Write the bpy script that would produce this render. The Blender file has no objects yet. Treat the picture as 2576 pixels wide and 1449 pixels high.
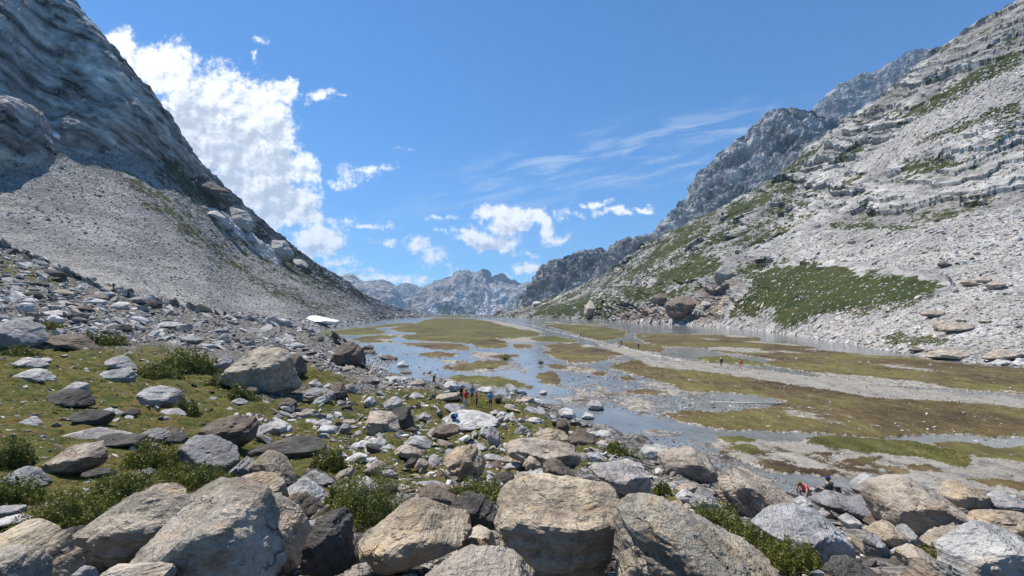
import bpy, bmesh, math, random
import numpy as np
from mathutils import Vector, Matrix, Quaternion
sc = bpy.context.scene
COL = sc.collection
R = math.radians
F = 1100.0; U0 = 1288.0; VH = 783.0; H = 9.8      # focal length, centre column and horizon row on the 2576 x 1449 picture; eye height over the lake flat
rng = np.random.default_rng(7)
random.seed(7)

# ---------------------------------------------------------------- camera
cam_d = bpy.data.cameras.new('camera'); cam = bpy.data.objects.new('camera', cam_d); COL.objects.link(cam)
cam.location = (0, 0, H); cam.rotation_euler = (R(90), 0, 0)
cam_d.sensor_width = 36; cam_d.lens = 36 * F / 2576; cam_d.shift_y = (VH - 724.5) / 2576
cam_d.clip_start = 0.1; cam_d.clip_end = 30000
sc.camera = cam

# ---------------------------------------------------------------- light
SUN_EL = 63; SUN_AZ = -55        # azimuth clockwise from the view direction
sd = Vector((math.sin(R(SUN_AZ)) * math.cos(R(SUN_EL)), math.cos(R(SUN_AZ)) * math.cos(R(SUN_EL)), math.sin(R(SUN_EL))))
sl = bpy.data.lights.new('sun', 'SUN'); sl.energy = 5.0; sl.angle = R(0.53); sl.color = (1.0, 0.94, 0.855)
so = bpy.data.objects.new('sun', sl); COL.objects.link(so); so.rotation_euler = sd.to_track_quat('Z', 'Y').to_euler(); so.location = (0, 0, 60)
sc.view_settings.view_transform = 'Standard'; sc.view_settings.look = 'None'
sc.view_settings.exposure = 0.50; sc.view_settings.gamma = 1.0; sc.view_settings.use_curve_mapping = False

class NT:
    """small helper that writes shader node trees"""
    def __init__(s, tree): s.t = tree; s.n = tree.nodes; s.l = tree.links
    def new(s, typ, **kw):
        n = s.n.new(typ)
        for k, v in kw.items(): setattr(n, k, v)
        return n
    def put(s, sock, v):
        if v is None: return
        if isinstance(v, bpy.types.NodeSocket): s.l.new(v, sock)
        else:
            try: sock.default_value = v
            except Exception: sock.default_value = (*v, 1.0) if len(v) == 3 else v[:3]
    def m(s, op, a, b=None, c=None, clamp=False):
        n = s.new('ShaderNodeMath', operation=op, use_clamp=clamp)
        s.put(n.inputs[0], a); s.put(n.inputs[1], b); s.put(n.inputs[2], c)
        return n.outputs[0]
    def v(s, op, a, b=None, sc_=None):
        n = s.new('ShaderNodeVectorMath', operation=op)
        s.put(n.inputs[0], a); s.put(n.inputs[1], b)
        if sc_ is not None: s.put(n.inputs['Scale'], sc_)
        return n.outputs['Value'] if op in ('LENGTH', 'DOT_PRODUCT', 'DISTANCE') else n.outputs[0]
    def noise(s, vec, scale, detail=4, rough=.55, out='Fac', dist=0.0, lac=2.0):
        n = s.new('ShaderNodeTexNoise'); s.put(n.inputs['Vector'], vec)
        n.inputs['Scale'].default_value = scale; n.inputs['Detail'].default_value = detail
        n.inputs['Roughness'].default_value = rough; n.inputs['Distortion'].default_value = dist; n.inputs['Lacunarity'].default_value = lac
        return n.outputs[out]
    def vor(s, vec, scale, feat='F1', out='Distance', rnd=1.0):
        n = s.new('ShaderNodeTexVoronoi', feature=feat); s.put(n.inputs['Vector'], vec)
        n.inputs['Scale'].default_value = scale; n.inputs['Randomness'].default_value = rnd
        return n.outputs[out]
    def ramp(s, fac, a, b, lo=0.0, hi=1.0, smooth=True):
        n = s.new('ShaderNodeMapRange', interpolation_type='SMOOTHSTEP' if smooth else 'LINEAR')
        s.put(n.inputs['Value'], fac); s.put(n.inputs['From Min'], a); s.put(n.inputs['From Max'], b)
        s.put(n.inputs['To Min'], lo); s.put(n.inputs['To Max'], hi)
        return n.outputs['Result']
    def mix(s, fac, a, b, blend='MIX'):
        n = s.new('ShaderNodeMix', data_type='RGBA', blend_type=blend)
        s.put(n.inputs['Factor'], fac); s.put(n.inputs[6], a); s.put(n.inputs[7], b)
        return n.outputs[2]
    def colramp(s, fac, stops):
        n = s.new('ShaderNodeValToRGB'); s.put(n.inputs[0], fac); cr = n.color_ramp
        while len(cr.elements) > 1: cr.elements.remove(cr.elements[-1])
        cr.elements[0].position = stops[0][0]; cr.elements[0].color = (*stops[0][1], 1)
        for p, c in stops[1:]:
            e = cr.elements.new(p); e.color = (*c, 1)
        return n.outputs[0]
    def mapv(s, vec, scale=(1, 1, 1), rot=(0, 0, 0)):
        n = s.new('ShaderNodeMapping', vector_type='TEXTURE'); s.put(n.inputs['Vector'], vec); scale = tuple(1 / q for q in scale)
        n.inputs['Scale'].default_value = scale; n.inputs['Rotation'].default_value = rot
        return n.outputs[0]
    def bump(s, h, dist, strength=1.0, normal=None):
        n = s.new('ShaderNodeBump'); s.put(n.inputs['Height'], h); n.inputs['Distance'].default_value = dist
        n.inputs['Strength'].default_value = strength; s.put(n.inputs['Normal'], normal)
        return n.outputs[0]

# ---------------------------------------------------------------- sky with cumulus and a veil of cirrus
world = bpy.data.worlds.new('World'); sc.world = world; world.use_nodes = True
w = NT(world.node_tree); world.node_tree.nodes.clear()
sky = w.new('ShaderNodeTexSky', sky_type='NISHITA', sun_disc=False)
sky.sun_elevation = R(SUN_EL); sky.sun_rotation = R(SUN_AZ); sky.altitude = 2300; sky.air_density = 1.15; sky.dust_density = 0.25; sky.ozone_density = 2.2
tc = w.new('ShaderNodeTexCoord').outputs['Generated']
sep = w.new('ShaderNodeSeparateXYZ'); w.put(sep.inputs[0], tc)
yy = w.m('MAXIMUM', sep.outputs[1], 0.05)
ca = w.m('DIVIDE', sep.outputs[0], yy); ce = w.m('DIVIDE', sep.outputs[2], yy)
comb = w.new('ShaderNodeCombineXYZ'); w.put(comb.inputs[0], ca); w.put(comb.inputs[1], ce)
q0 = comb.outputs[0]
warp = w.v('SCALE', w.v('SUBTRACT', w.noise(q0, 5.0, 5, .62, 'Color'), (.5, .5, .5)), None, 0.13)
q = w.v('ADD', q0, warp)
def cu(u): return (u - U0) / F
def cv(v): return (VH - v) / F
BLOBS = [(315,95,60,48),(400,170,110,90),(520,255,130,100),(640,250,110,70),(715,218,42,38),(600,360,170,130),(690,330,80,90),
         (700,420,120,100),(780,430,52,60),(700,520,125,75),(480,330,120,130),(600,480,140,110),
         (800,606,88,46),(745,560,110,22),(870,556,40,9),(920,568,60,6),
         (1285,560,90,42),(1350,550,42,34),(1225,550,42,28),(1200,612,62,26),(1260,610,70,26),(1150,592,44,7),(1380,580,22,36),
         (1405,607,38,9),(1062,618,42,17),(1100,640,26,12),(1105,558,36,7),(995,603,42,6),(1480,518,45,18),(1455,545,38,10),(1540,545,70,13),(1615,535,42,13),
         (925,430,44,11),(895,450,30,10),(870,470,24,9),(800,232,30,11),(860,240,22,6),(655,122,14,11),(645,160,10,11),(1010,377,18,5),
         (1330,672,58,18),(1370,662,30,12),(1250,692,26,9),(1000,698,170,12),(900,690,70,12),(860,664,40,9),(1160,705,90,9),(1330,640,30,6)]
fld = None
for (bu, bv, rx, ry) in BLOBS:
    tiny = min(rx, ry) < 13
    if tiny: rx, ry = rx * 1.5, ry * 1.7
    d = w.v('SUBTRACT', q, (cu(bu), cv(bv), 0)); d = w.v('MULTIPLY', d, (F / rx, F / ry, 0)); d = w.v('LENGTH', d)
    f1 = w.m('SUBTRACT', 1.0, d); f1 = w.m('MULTIPLY', f1, 0.34 if tiny else min(1.0, 0.36 + min(rx, ry) / 55))
    fld = f1 if fld is None else w.m('SMOOTH_MAX', fld, f1, 0.12)
nz = w.noise(q0, 15.0, 10, .66)
nz2 = w.noise(w.v('ADD', q0, (-0.010, 0.016, 0)), 15.0, 10, .66)
dens = w.m('ADD', fld, w.m('MULTIPLY', w.m('SUBTRACT', nz, .5), 1.25))
dens = w.m('ADD', dens, w.m('MULTIPLY', w.m('SUBTRACT', w.noise(q0, 60.0, 6, .65), .5), .62))
alpha = w.ramp(dens, -0.02, 0.46)
front = w.ramp(sep.outputs[1], 0.12, 0.25)
# soft relief: the side towards the sun is brighter, the thick middle greyer
relief = w.m('MULTIPLY', w.m('SUBTRACT', nz, nz2), 2.2)
core = None
for (bu, bv, rx, ry) in [(560,390,190,150),(650,470,170,110),(700,545,130,34),(480,300,90,80),(690,330,50,50),(1290,590,60,22),(1215,622,50,12),(820,628,70,18),(740,400,30,40)]:
    d = w.v('LENGTH', w.v('MULTIPLY', w.v('SUBTRACT', q, (cu(bu), cv(bv), 0)), (F / rx, F / ry, 0))); f1 = w.m('SUBTRACT', 1.0, d)
    core = f1 if core is None else w.m('SMOOTH_MAX', core, f1, 0.25)
core = w.ramp(w.m('ADD', core, w.m('MULTIPLY', w.m('SUBTRACT', w.noise(q0, 7.0, 6, .55), .5), .7)), -0.30, 0.65)
lum = w.m('SUBTRACT', w.m('ADD', 0.95, relief), w.m('MULTIPLY', core, 0.36))
lum = w.m('MINIMUM', w.m('MAXIMUM', lum, 0.42), 1.06)
ccol = w.mix(w.ramp(lum, .38, 1.02), (4.1, 4.6, 5.3), (8.9, 9.0, 9.2))
# cirrus veil, rising to the right
ci = w.mapv(q0, rot=(0, 0, R(11)))
cis = w.mapv(ci, scale=(1.6, 9.0, 1))
cin = w.ramp(w.noise(cis, 4.0, 7, .6, dist=.6), .42, .75)
cid = w.v('SUBTRACT', q0, (cu(1560), cv(400), 0)); cid = w.mapv(cid, rot=(0, 0, R(12))); cid = w.v('LENGTH', w.v('MULTIPLY', cid, (F / 760, F / 120, 0)))
cia = w.m('MULTIPLY', w.m('MULTIPLY', cin, w.ramp(cid, 1.0, 0.2)), 0.62)
skyc = w.mix(1.0, sky.outputs[0], (0.40, 0.83, 1.14), 'MULTIPLY')
c1 = w.mix(w.m('MULTIPLY', cia, front), skyc, (5.4, 6.2, 7.0))
c2 = w.mix(w.m('MULTIPLY', alpha, front), c1, ccol)
bg = w.new('ShaderNodeBackground'); w.put(bg.inputs[0], c2); bg.inputs[1].default_value = 0.10
wo = w.new('ShaderNodeOutputWorld'); w.l.new(bg.outputs[0], wo.inputs[0])
world.cycles.sampling_method = 'MANUAL'; world.cycles.sample_map_resolution = 512

# ---------------------------------------------------------------- numpy noise
_p = np.random.default_rng(3).permutation(256).astype(np.int32); _p = np.concatenate([_p, _p, _p])
_g = np.array([[1,1,0],[-1,1,0],[1,-1,0],[-1,-1,0],[1,0,1],[-1,0,1],[1,0,-1],[-1,0,-1],[0,1,1],[0,-1,1],[0,1,-1],[0,-1,-1],[1,1,0],[0,-1,1],[-1,1,0],[0,-1,-1]], np.float32)
def perlin(P):
    P = np.asarray(P, np.float32); i = np.floor(P).astype(np.int32); f = P - i; i &= 255
    t = f * f * f * (f * (f * 6 - 15) + 10); r = 0
    for a in (0, 1):
        wx = t[:, 0] if a else 1 - t[:, 0]; pa = _p[i[:, 0] + a]
        for b in (0, 1):
            wy = t[:, 1] if b else 1 - t[:, 1]; pb = _p[pa + i[:, 1] + b]
            for c in (0, 1):
                g = _g[_p[pb + i[:, 2] + c] & 15]
                wz = t[:, 2] if c else 1 - t[:, 2]
                r = r + wx * wy * wz * (g[:, 0] * (f[:, 0] - a) + g[:, 1] * (f[:, 1] - b) + g[:, 2] * (f[:, 2] - c))
    return r
def fbm(P, octs=5, gain=.5, ridged=False):
    s = 0; a = 1.0; P = np.array(P, np.float32)
    for k in range(octs):
        n = perlin(P + 17.3 * k)
        s = s + a * ((0.5 - np.abs(n)) * 1.6 - .45 if ridged else n); a *= gain; P = P * 2.03
    return s
def smooth(a, b, x):
    t = np.clip((x - a) / (b - a), 0, 1); return t * t * (3 - 2 * t)
def pchip(x, Y, xq):
    """monotone cubic through x (n,), Y (n, m) at xq"""
    x = np.asarray(x, float); Y = np.asarray(Y, float); h = np.diff(x)[:, None]; d = np.diff(Y, axis=0) / h
    m = np.zeros_like(Y); m[0] = d[0]; m[-1] = d[-1]
    if len(x) > 2:
        ok = d[:-1] * d[1:] > 0; den = np.where(ok, (h[:-1] + 2 * h[1:]) / np.where(ok, d[1:], 1) + (2 * h[:-1] + h[1:]) / np.where(ok, d[:-1], 1), 1)
        m[1:-1] = np.where(ok, 3 * (h[:-1] + h[1:]) / den, 0)
    k = np.clip(np.searchsorted(x, xq) - 1, 0, len(x) - 2); hk = h[k]; t = ((np.asarray(xq) - x[k]))[:, None] / hk
    t2 = t * t; t3 = t2 * t
    return (2*t3 - 3*t2 + 1) * Y[k] + (t3 - 2*t2 + t) * hk * m[k] + (-2*t3 + 3*t2) * Y[k+1] + (t3 - t2) * hk * m[k+1]
def sdf(poly, U, V, sv=1.0):
    """signed distance (positive inside) to a polygon, rows weighted by sv"""
    P = np.array(poly, float); U = U.ravel(); V = V.ravel(); out = np.full(U.shape, -1e3); pad = 30
    sel = (U > P[:, 0].min() - pad) & (U < P[:, 0].max() + pad) & (V > P[:, 1].min() - pad) & (V < P[:, 1].max() + pad)
    u = U[sel]; v = V[sel] * sv; Q = P * (1, sv); d = np.full(u.shape, 1e9); ins = np.zeros(u.shape, bool)
    for i in range(len(Q)):
        a = Q[i]; b = Q[(i + 1) % len(Q)]; e = b - a; L = max(e @ e, 1e-9)
        t = np.clip(((u - a[0]) * e[0] + (v - a[1]) * e[1]) / L, 0, 1)
        d = np.minimum(d, np.hypot(u - a[0] - t * e[0], v - a[1] - t * e[1]))
        c = (a[1] > v) != (b[1] > v)
        ins ^= c & (u < (b[0] - a[0]) * (v - a[1]) / (b[1] - a[1] + 1e-12) + a[0])
    out[sel] = np.where(ins, d, -d); return out

def XYZ(u, v, y):
    return np.stack([y * (u - U0) / F, y + 0 * u, H + y * (VH - v) / F], -1)

def tag(o, label=None, cat=None, group=None, kind=None):
    if label: o['label'] = label
    if cat: o['category'] = cat
    if group: o['group'] = group
    if kind: o['kind'] = kind
    return o
def mesh_np(name, verts, faces, mat=None, smooth_=False, attrs=None, parent=None):
    """verts (n,3); faces (m,3) or (m,4)"""
    me = bpy.data.meshes.new(name); verts = np.asarray(verts, np.float32); faces = np.asarray(faces, np.int32)
    me.vertices.add(len(verts)); me.vertices.foreach_set('co', verts.ravel())
    k = faces.shape[1]; me.loops.add(faces.size); me.loops.foreach_set('vertex_index', faces.ravel())
    me.polygons.add(len(faces)); me.polygons.foreach_set('loop_start', np.arange(0, faces.size, k, dtype=np.int32))
    me.polygons.foreach_set('loop_total', np.full(len(faces), k, np.int32))
    me.polygons.foreach_set('use_smooth', np.full(len(faces), smooth_, bool))
    for an, av in (attrs or {}).items():
        at = me.attributes.new(an, 'FLOAT_COLOR', 'POINT'); at.data.foreach_set('color', np.asarray(av, np.float32).ravel())
    me.update(); me.validate()
    if mat: me.materials.append(mat)
    o = bpy.data.objects.new(name, me); COL.objects.link(o)
    if parent: o.parent = parent
    return o
def grid_faces(nu, nv):
    i = np.arange(nu - 1)[:, None] * nv + np.arange(nv - 1)[None]
    return np.stack([i, i + nv, i + nv + 1, i + 1], -1).reshape(-1, 4)

# ================================================================ materials
def new_mat(name):
    m = bpy.data.materials.new(name); m.use_nodes = True; t = NT(m.node_tree); m.node_tree.nodes.clear()
    b = t.new('ShaderNodeBsdfPrincipled'); o = t.new('ShaderNodeOutputMaterial'); t.l.new(b.outputs[0], o.inputs[0])
    return m, t, b
def set_bsdf(t, b, col, rough=.85, normal=None, spec=.3):
    t.put(b.inputs['Base Color'], col); t.put(b.inputs['Roughness'], rough); t.put(b.inputs['Specular IOR Level'], spec); t.put(b.inputs['Normal'], normal)
def simple(name, col, rough=.7, var=.15, scale=12.0, metallic=0.0):
    m, t, b = new_mat(name); p = t.new('ShaderNodeTexCoord').outputs['Object']; n = t.noise(p, scale, 4)
    c = t.mix(t.ramp(n, .3, .7), tuple(x * (1 - var) for x in col), tuple(min(1, x * (1 + var)) for x in col))
    set_bsdf(t, b, c, rough, t.bump(t.noise(p, scale * 3, 3), .01, .4)); b.inputs['Metallic'].default_value = metallic
    return m

def rock_mat(name, source):
    """weathered gneiss and schist: tint per object ('object') or per stone ('stone')"""
    m, t, b = new_mat(name)
    if source == 'object':
        p = t.new('ShaderNodeTexCoord').outputs['Object']
        oi = t.new('ShaderNodeObjectInfo'); tint = oi.outputs['Color']
        off = t.v('ADD', p, t.v('SCALE', (13.1, 7.7, 3.9), None, t.m('MULTIPLY', oi.outputs['Random'], 9.0)))
    else:
        p = t.new('ShaderNodeNewGeometry').outputs['Position']; a = t.new('ShaderNodeAttribute', attribute_name='tint'); tint = a.outputs['Color']; off = p
    big = t.noise(off, 1.3, 5, .6); mid = t.noise(off, 5.0, 6, .65); fine = t.noise(off, 28.0, 4, .7)
    lay = t.noise(t.mapv(off, scale=(1.0, 1.0, 9.0)), 3.0, 5, .65)
    f = t.m('ADD', t.m('MULTIPLY', big, .5), t.m('ADD', t.m('MULTIPLY', mid, .3), t.m('MULTIPLY', fine, .25)))
    c = t.mix(t.ramp(f, .42, .62), t.mix(1.0, tint, (.52, .50, .49), 'MULTIPLY'), t.mix(1.0, tint, (1.14, 1.12, 1.08), 'MULTIPLY'))
    c = t.mix(t.m('MULTIPLY', t.ramp(t.noise(off, 2.1, 4, .6), .50, .68), .45), c, t.mix(1.0, c, (1.12, .88, .62), 'MULTIPLY'))     # ochre weathering
    c = t.mix(t.m('MULTIPLY', t.ramp(lay, .58, .72), .42), c, t.mix(1.0, c, (.42, .42, .44), 'MULTIPLY'))                          # dark mica bands
    c = t.mix(t.m('MULTIPLY', t.ramp(t.noise(off, 3.3, 6, .7), .64, .70), .75), c, (.10, .105, .10))                                # black lichen
    c = t.mix(t.m('MULTIPLY', t.ramp(t.noise(off, 4.7, 5, .7), .67, .72), .7), c, (.58, .59, .60))                                  # white lichen
    crk = t.vor(t.v('ADD', t.mapv(off, scale=(.7, 1, 2.0)), t.v('SCALE', t.noise(off, 2.0, 4, .6, 'Color'), None, .9)), .8, 'DISTANCE_TO_EDGE')
    ck = t.m('MULTIPLY', t.ramp(crk, 0.0, .016, 1.0, 0.0), t.ramp(t.noise(off, 1.7, 3, .5), .46, .58))
    c = t.mix(t.m('MULTIPLY', ck, .55), c, (.05, .048, .045))
    hgt = t.m('ADD', t.m('ADD', t.m('MULTIPLY', mid, .5), t.m('MULTIPLY', fine, .16)), t.m('ADD', t.m('MULTIPLY', lay, .7), t.m('MULTIPLY', ck, -.35)))
    set_bsdf(t, b, c, .88, t.bump(hgt, .16 if source == 'object' else .06, 1.0), .25)
    return m
M_ROCK = rock_mat('boulder_rock', 'object'); M_STONE = rock_mat('loose_stone', 'stone')

def terrain_mat(name, s, strata_rot=(0, 0, 0), strata=(1, 1, 8), bump=1.0, talus_scale=1.0, rock=((.13,.14,.16),(.30,.31,.33),(.44,.44,.44)), talus=((.10,.10,.105),(.30,.30,.31),(.50,.50,.50)), grassc=((.016,.028,.007),(.040,.052,.012),(.095,.082,.028))):
    """mountain ground: bare rock, scree and turf mixed by the mask attribute; s = size in metres of the main features"""
    m, t, b = new_mat(name); p = t.new('ShaderNodeNewGeometry').outputs['Position']
    at = t.new('ShaderNodeAttribute', attribute_name='mask'); sp = t.new('ShaderNodeSeparateColor'); t.put(sp.inputs[0], at.outputs['Color'])
    gm, tm, tone, warm = sp.outputs[0], sp.outputs[1], sp.outputs[2], at.outputs['Alpha']
    k = 1.0 / s
    big = t.noise(p, .25 * k, 5, .6); mid = t.noise(p, 1.0 * k, 7, .66)
    st = t.noise(t.mapv(p, scale=strata, rot=strata_rot), .35 * k, 7, .68)
    rf = t.m('ADD', t.m('MULTIPLY', big, .3), t.m('ADD', t.m('MULTIPLY', mid, .35), t.m('MULTIPLY', st, .42)))
    rc = t.colramp(rf, [(.36, rock[0]), (.52, rock[1]), (.68, rock[2])])
    ts = 1.0 / talus_scale
    v1 = t.new('ShaderNodeTexVoronoi'); t.put(v1.inputs['Vector'], t.mapv(p, scale=(1, 1, 1.7))); v1.inputs['Scale'].default_value = ts
    v2 = t.new('ShaderNodeTexVoronoi'); t.put(v2.inputs['Vector'], p); v2.inputs['Scale'].default_value = ts * 2.7
    sv = t.new('ShaderNodeSeparateColor'); t.put(sv.inputs[0], v1.outputs['Color']); sw = t.new('ShaderNodeSeparateColor'); t.put(sw.inputs[0], v2.outputs['Color'])
    tf = t.m('ADD', t.m('MULTIPLY', sv.outputs[0], .4), t.m('ADD', t.m('MULTIPLY', sw.outputs[0], .3), t.m('MULTIPLY', big, .45)))
    tcx = t.colramp(tf, [(.15, talus[0]), (.5, talus[1]), (.9, talus[2])])
    c = t.mix(t.ramp(t.m('ADD', tm, t.m('MULTIPLY', t.m('SUBTRACT', mid, .5), 1.2)), .40, .60), rc, tcx)
    wm = t.m('MULTIPLY', warm, t.ramp(t.noise(p, .6 * k, 4), .40, .62))
    c = t.mix(wm, c, t.mix(1.0, c, (1.15, .92, .72), 'MULTIPLY'))
    c = t.mix(1.0, c, t.mix(0.0, t.m('MULTIPLY', tone, 2.0), (0, 0, 0)), 'MULTIPLY')
    gn = t.noise(p, 2.2 * k, 6, .7); gc = t.colramp(t.m('ADD', t.m('MULTIPLY', gn, .6), t.m('MULTIPLY', big, .4)), [(.36, grassc[0]), (.5, grassc[1]), (.66, grassc[2])])
    gf = t.ramp(t.m('ADD', gm, t.m('MULTIPLY', t.m('SUBTRACT', t.noise(p, 1.4 * k, 7, .75), .5), 2.2)), .46, .58)
    c = t.mix(gf, c, gc)
    hh = t.m('ADD', t.m('MULTIPLY', mid, s * .35 * bump), t.m('MULTIPLY', st, s * .6 * bump))
    th = t.m('MULTIPLY', t.m('ADD', v1.outputs['Distance'], t.m('MULTIPLY', v2.outputs['Distance'], .4)), talus_scale * .55)
    h = t.new('ShaderNodeMix', data_type='FLOAT'); t.put(h.inputs['Factor'], tm); t.put(h.inputs[2], hh); t.put(h.inputs[3], t.m('MULTIPLY', th, -1.0))
    set_bsdf(t, b, c, .92, t.bump(h.outputs[0], 1.0, .8), .15)
    return m
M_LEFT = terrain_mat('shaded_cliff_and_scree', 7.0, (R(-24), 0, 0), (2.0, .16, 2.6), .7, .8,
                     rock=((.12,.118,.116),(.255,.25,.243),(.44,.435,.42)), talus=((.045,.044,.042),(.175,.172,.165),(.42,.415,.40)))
M_RIGHT = terrain_mat('slab_slope_rock', 5.0, (R(14), R(20), 0), (.5, .5, 4.5), .8, 1.0,
                      rock=((.10,.094,.088),(.31,.297,.28),(.47,.455,.43)), talus=((.13,.126,.118),(.31,.30,.28),(.47,.455,.43)))
M_PEAK = terrain_mat('peak_rock', 24.0, (R(0), R(35), 0), (.6, .6, 2.6), .9, 6.0, rock=((.05,.05,.052),(.205,.203,.20),(.48,.47,.45)))
M_FAR = terrain_mat('far_range_rock', 90.0, (0, R(25), 0), (.8, .8, 2.0), .8, 30.0, rock=((.10,.11,.12),(.24,.235,.23),(.40,.385,.37)), grassc=((.03,.055,.03),(.05,.075,.035),(.09,.095,.05)))

def hillside_mat():
    m, t, b = new_mat('alpine_turf'); p = t.new('ShaderNodeNewGeometry').outputs['Position']
    at = t.new('ShaderNodeAttribute', attribute_name='mask'); sp = t.new('ShaderNodeSeparateColor'); t.put(sp.inputs[0], at.outputs['Color'])
    n1 = t.noise(p, .55, 5, .7); n2 = t.noise(p, 2.6, 6, .7); n3 = t.noise(p, 14.0, 4, .7)
    gf = t.m('ADD', t.m('MULTIPLY', n1, .45), t.m('ADD', t.m('MULTIPLY', n2, .35), t.m('MULTIPLY', n3, .25)))
    g = t.colramp(gf, [(.38, (.018,.026,.007)), (.45, (.044,.056,.014)), (.51, (.082,.086,.022)), (.56, (.13,.108,.034)), (.64, (.10,.068,.03))])
    v1 = t.new('ShaderNodeTexVoronoi'); t.put(v1.inputs['Vector'], p); v1.inputs['Scale'].default_value = 4.5
    sv = t.new('ShaderNodeSeparateColor'); t.put(sv.inputs[0], v1.outputs['Color'])
    st = t.colramp(t.m('ADD', t.m('MULTIPLY', sv.outputs[0], .6), t.m('MULTIPLY', n2, .4)), [(.2, (.035,.032,.028)), (.5, (.115,.105,.092)), (.85, (.30,.29,.27))])
    k = t.ramp(t.m('ADD', sp.outputs[0], t.m('MULTIPLY', t.m('SUBTRACT', n2, .5), 1.1)), .42, .56)
    c = t.mix(k, st, g)
    hb = t.m('ADD', t.m('MULTIPLY', n2, .3), t.m('ADD', t.m('MULTIPLY', n3, .08), t.m('MULTIPLY', v1.outputs['Distance'], -.06)))
    set_bsdf(t, b, c, .95, t.bump(hb, .5, .9), .1)
    return m
M_HILL = hillside_mat()

def flat_mat():
    """the lake flat: sedge islands, silt bars and gravel"""
    m, t, b = new_mat('lake_flat'); p = t.new('ShaderNodeNewGeometry').outputs['Position']
    at = t.new('ShaderNodeAttribute', attribute_name='mask'); sp = t.new('ShaderNodeSeparateColor'); t.put(sp.inputs[0], at.outputs['Color'])
    n1 = t.noise(p, .06, 6, .62); n2 = t.noise(t.mapv(p, scale=(1, .5, 1)), .5, 7, .7); n3 = t.noise(p, 3.5, 5, .7)
    gf = t.m('ADD', t.m('MULTIPLY', n1, .45), t.m('ADD', t.m('MULTIPLY', n2, .35), t.m('MULTIPLY', t.noise(t.mapv(p, scale=(1, .35, 1)), 1.6, 5, .7), .2)))
    brown = t.colramp(gf, [(.40, (.038,.025,.012)), (.48, (.085,.060,.026)), (.54, (.125,.092,.038)), (.62, (.19,.15,.075))])
    green = t.colramp(gf, [(.40, (.034,.036,.009)), (.48, (.066,.068,.016)), (.54, (.108,.098,.026)), (.62, (.17,.14,.05))])
    g = t.mix(t.ramp(t.m('ADD', sp.outputs[2], t.m('ADD', t.m('MULTIPLY', t.m('SUBTRACT', n2, .5), 1.0), t.m('MULTIPLY', t.m('SUBTRACT', n1, .5), 2.6))), .30, .70), brown, green)
    v1 = t.new('ShaderNodeTexVoronoi'); t.put(v1.inputs['Vector'], p); v1.inputs['Scale'].default_value = 3.2
    sv = t.new('ShaderNodeSeparateColor'); t.put(sv.inputs[0], v1.outputs['Color'])
    gv = t.m('ADD', t.m('MULTIPLY', sv.outputs[0], .35), t.m('ADD', t.m('MULTIPLY', n2, .35), t.m('MULTIPLY', n3, .35)))
    grav = t.colramp(gv, [(.25, (.085,.075,.06)), (.45, (.19,.17,.14)), (.62, (.31,.285,.245)), (.82, (.52,.505,.475))])
    sand = t.colramp(t.m('ADD', t.m('MULTIPLY', n2, .5), t.m('MULTIPLY', n3, .5)), [(.35, (.15,.135,.11)), (.5, (.24,.222,.19)), (.65, (.34,.32,.285))])
    base = t.mix(t.ramp(t.m('ADD', sp.outputs[1], t.m('MULTIPLY', t.m('SUBTRACT', n2, .5), .8)), .4, .6), grav, sand)
    c = t.mix(t.ramp(t.m('ADD', sp.outputs[0], t.m('MULTIPLY', t.m('SUBTRACT', t.noise(p, .8, 8, .78), .5), 2.0)), .40, .56), base, g)
    geo = t.new('ShaderNodeNewGeometry'); sz = t.new('ShaderNodeSeparateXYZ'); t.put(sz.inputs[0], geo.outputs['Position'])
    wet = t.ramp(sz.outputs[2], .015, .07, 1.0, 0.0)
    c = t.mix(t.m('MULTIPLY', wet, .6), c, t.mix(1.0, c, (.40, .40, .41), 'MULTIPLY'))
    hb = t.m('ADD', t.m('MULTIPLY', n3, .10), t.m('MULTIPLY', n2, .22))
    set_bsdf(t, b, c, t.m('SUBTRACT', .93, t.m('MULTIPLY', wet, .55)), t.bump(hb, .4, .8), .25)
    return m
M_FLAT = flat_mat()

def water_mat():
    m, t, b = new_mat('glacial_water'); p = t.new('ShaderNodeNewGeometry').outputs['Position']
    n1 = t.noise(p, .05, 5, .6); n2 = t.noise(t.mapv(p, scale=(1, .6, 1)), .5, 6, .7); n3 = t.noise(p, 2.5, 5, .7)
    c = t.colramp(t.m('ADD', t.m('MULTIPLY', n1, .4), t.m('ADD', t.m('MULTIPLY', n2, .35), t.m('MULTIPLY', n3, .25))), [(.36, (.085,.092,.088)), (.5, (.16,.17,.168)), (.64, (.25,.26,.255))])
    rip = t.m('ADD', t.m('MULTIPLY', t.noise(t.mapv(p, scale=(.7, 1.5, 1)), 3.2, 4, .6), .03), t.m('MULTIPLY', t.noise(p, .7, 4, .6), .05))
    set_bsdf(t, b, c, t.ramp(n2, .35, .7, .06, .22), t.bump(rip, 1.0, .35), .6); b.inputs['IOR'].default_value = 1.33
    return m
M_WATER = water_mat()

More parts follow.
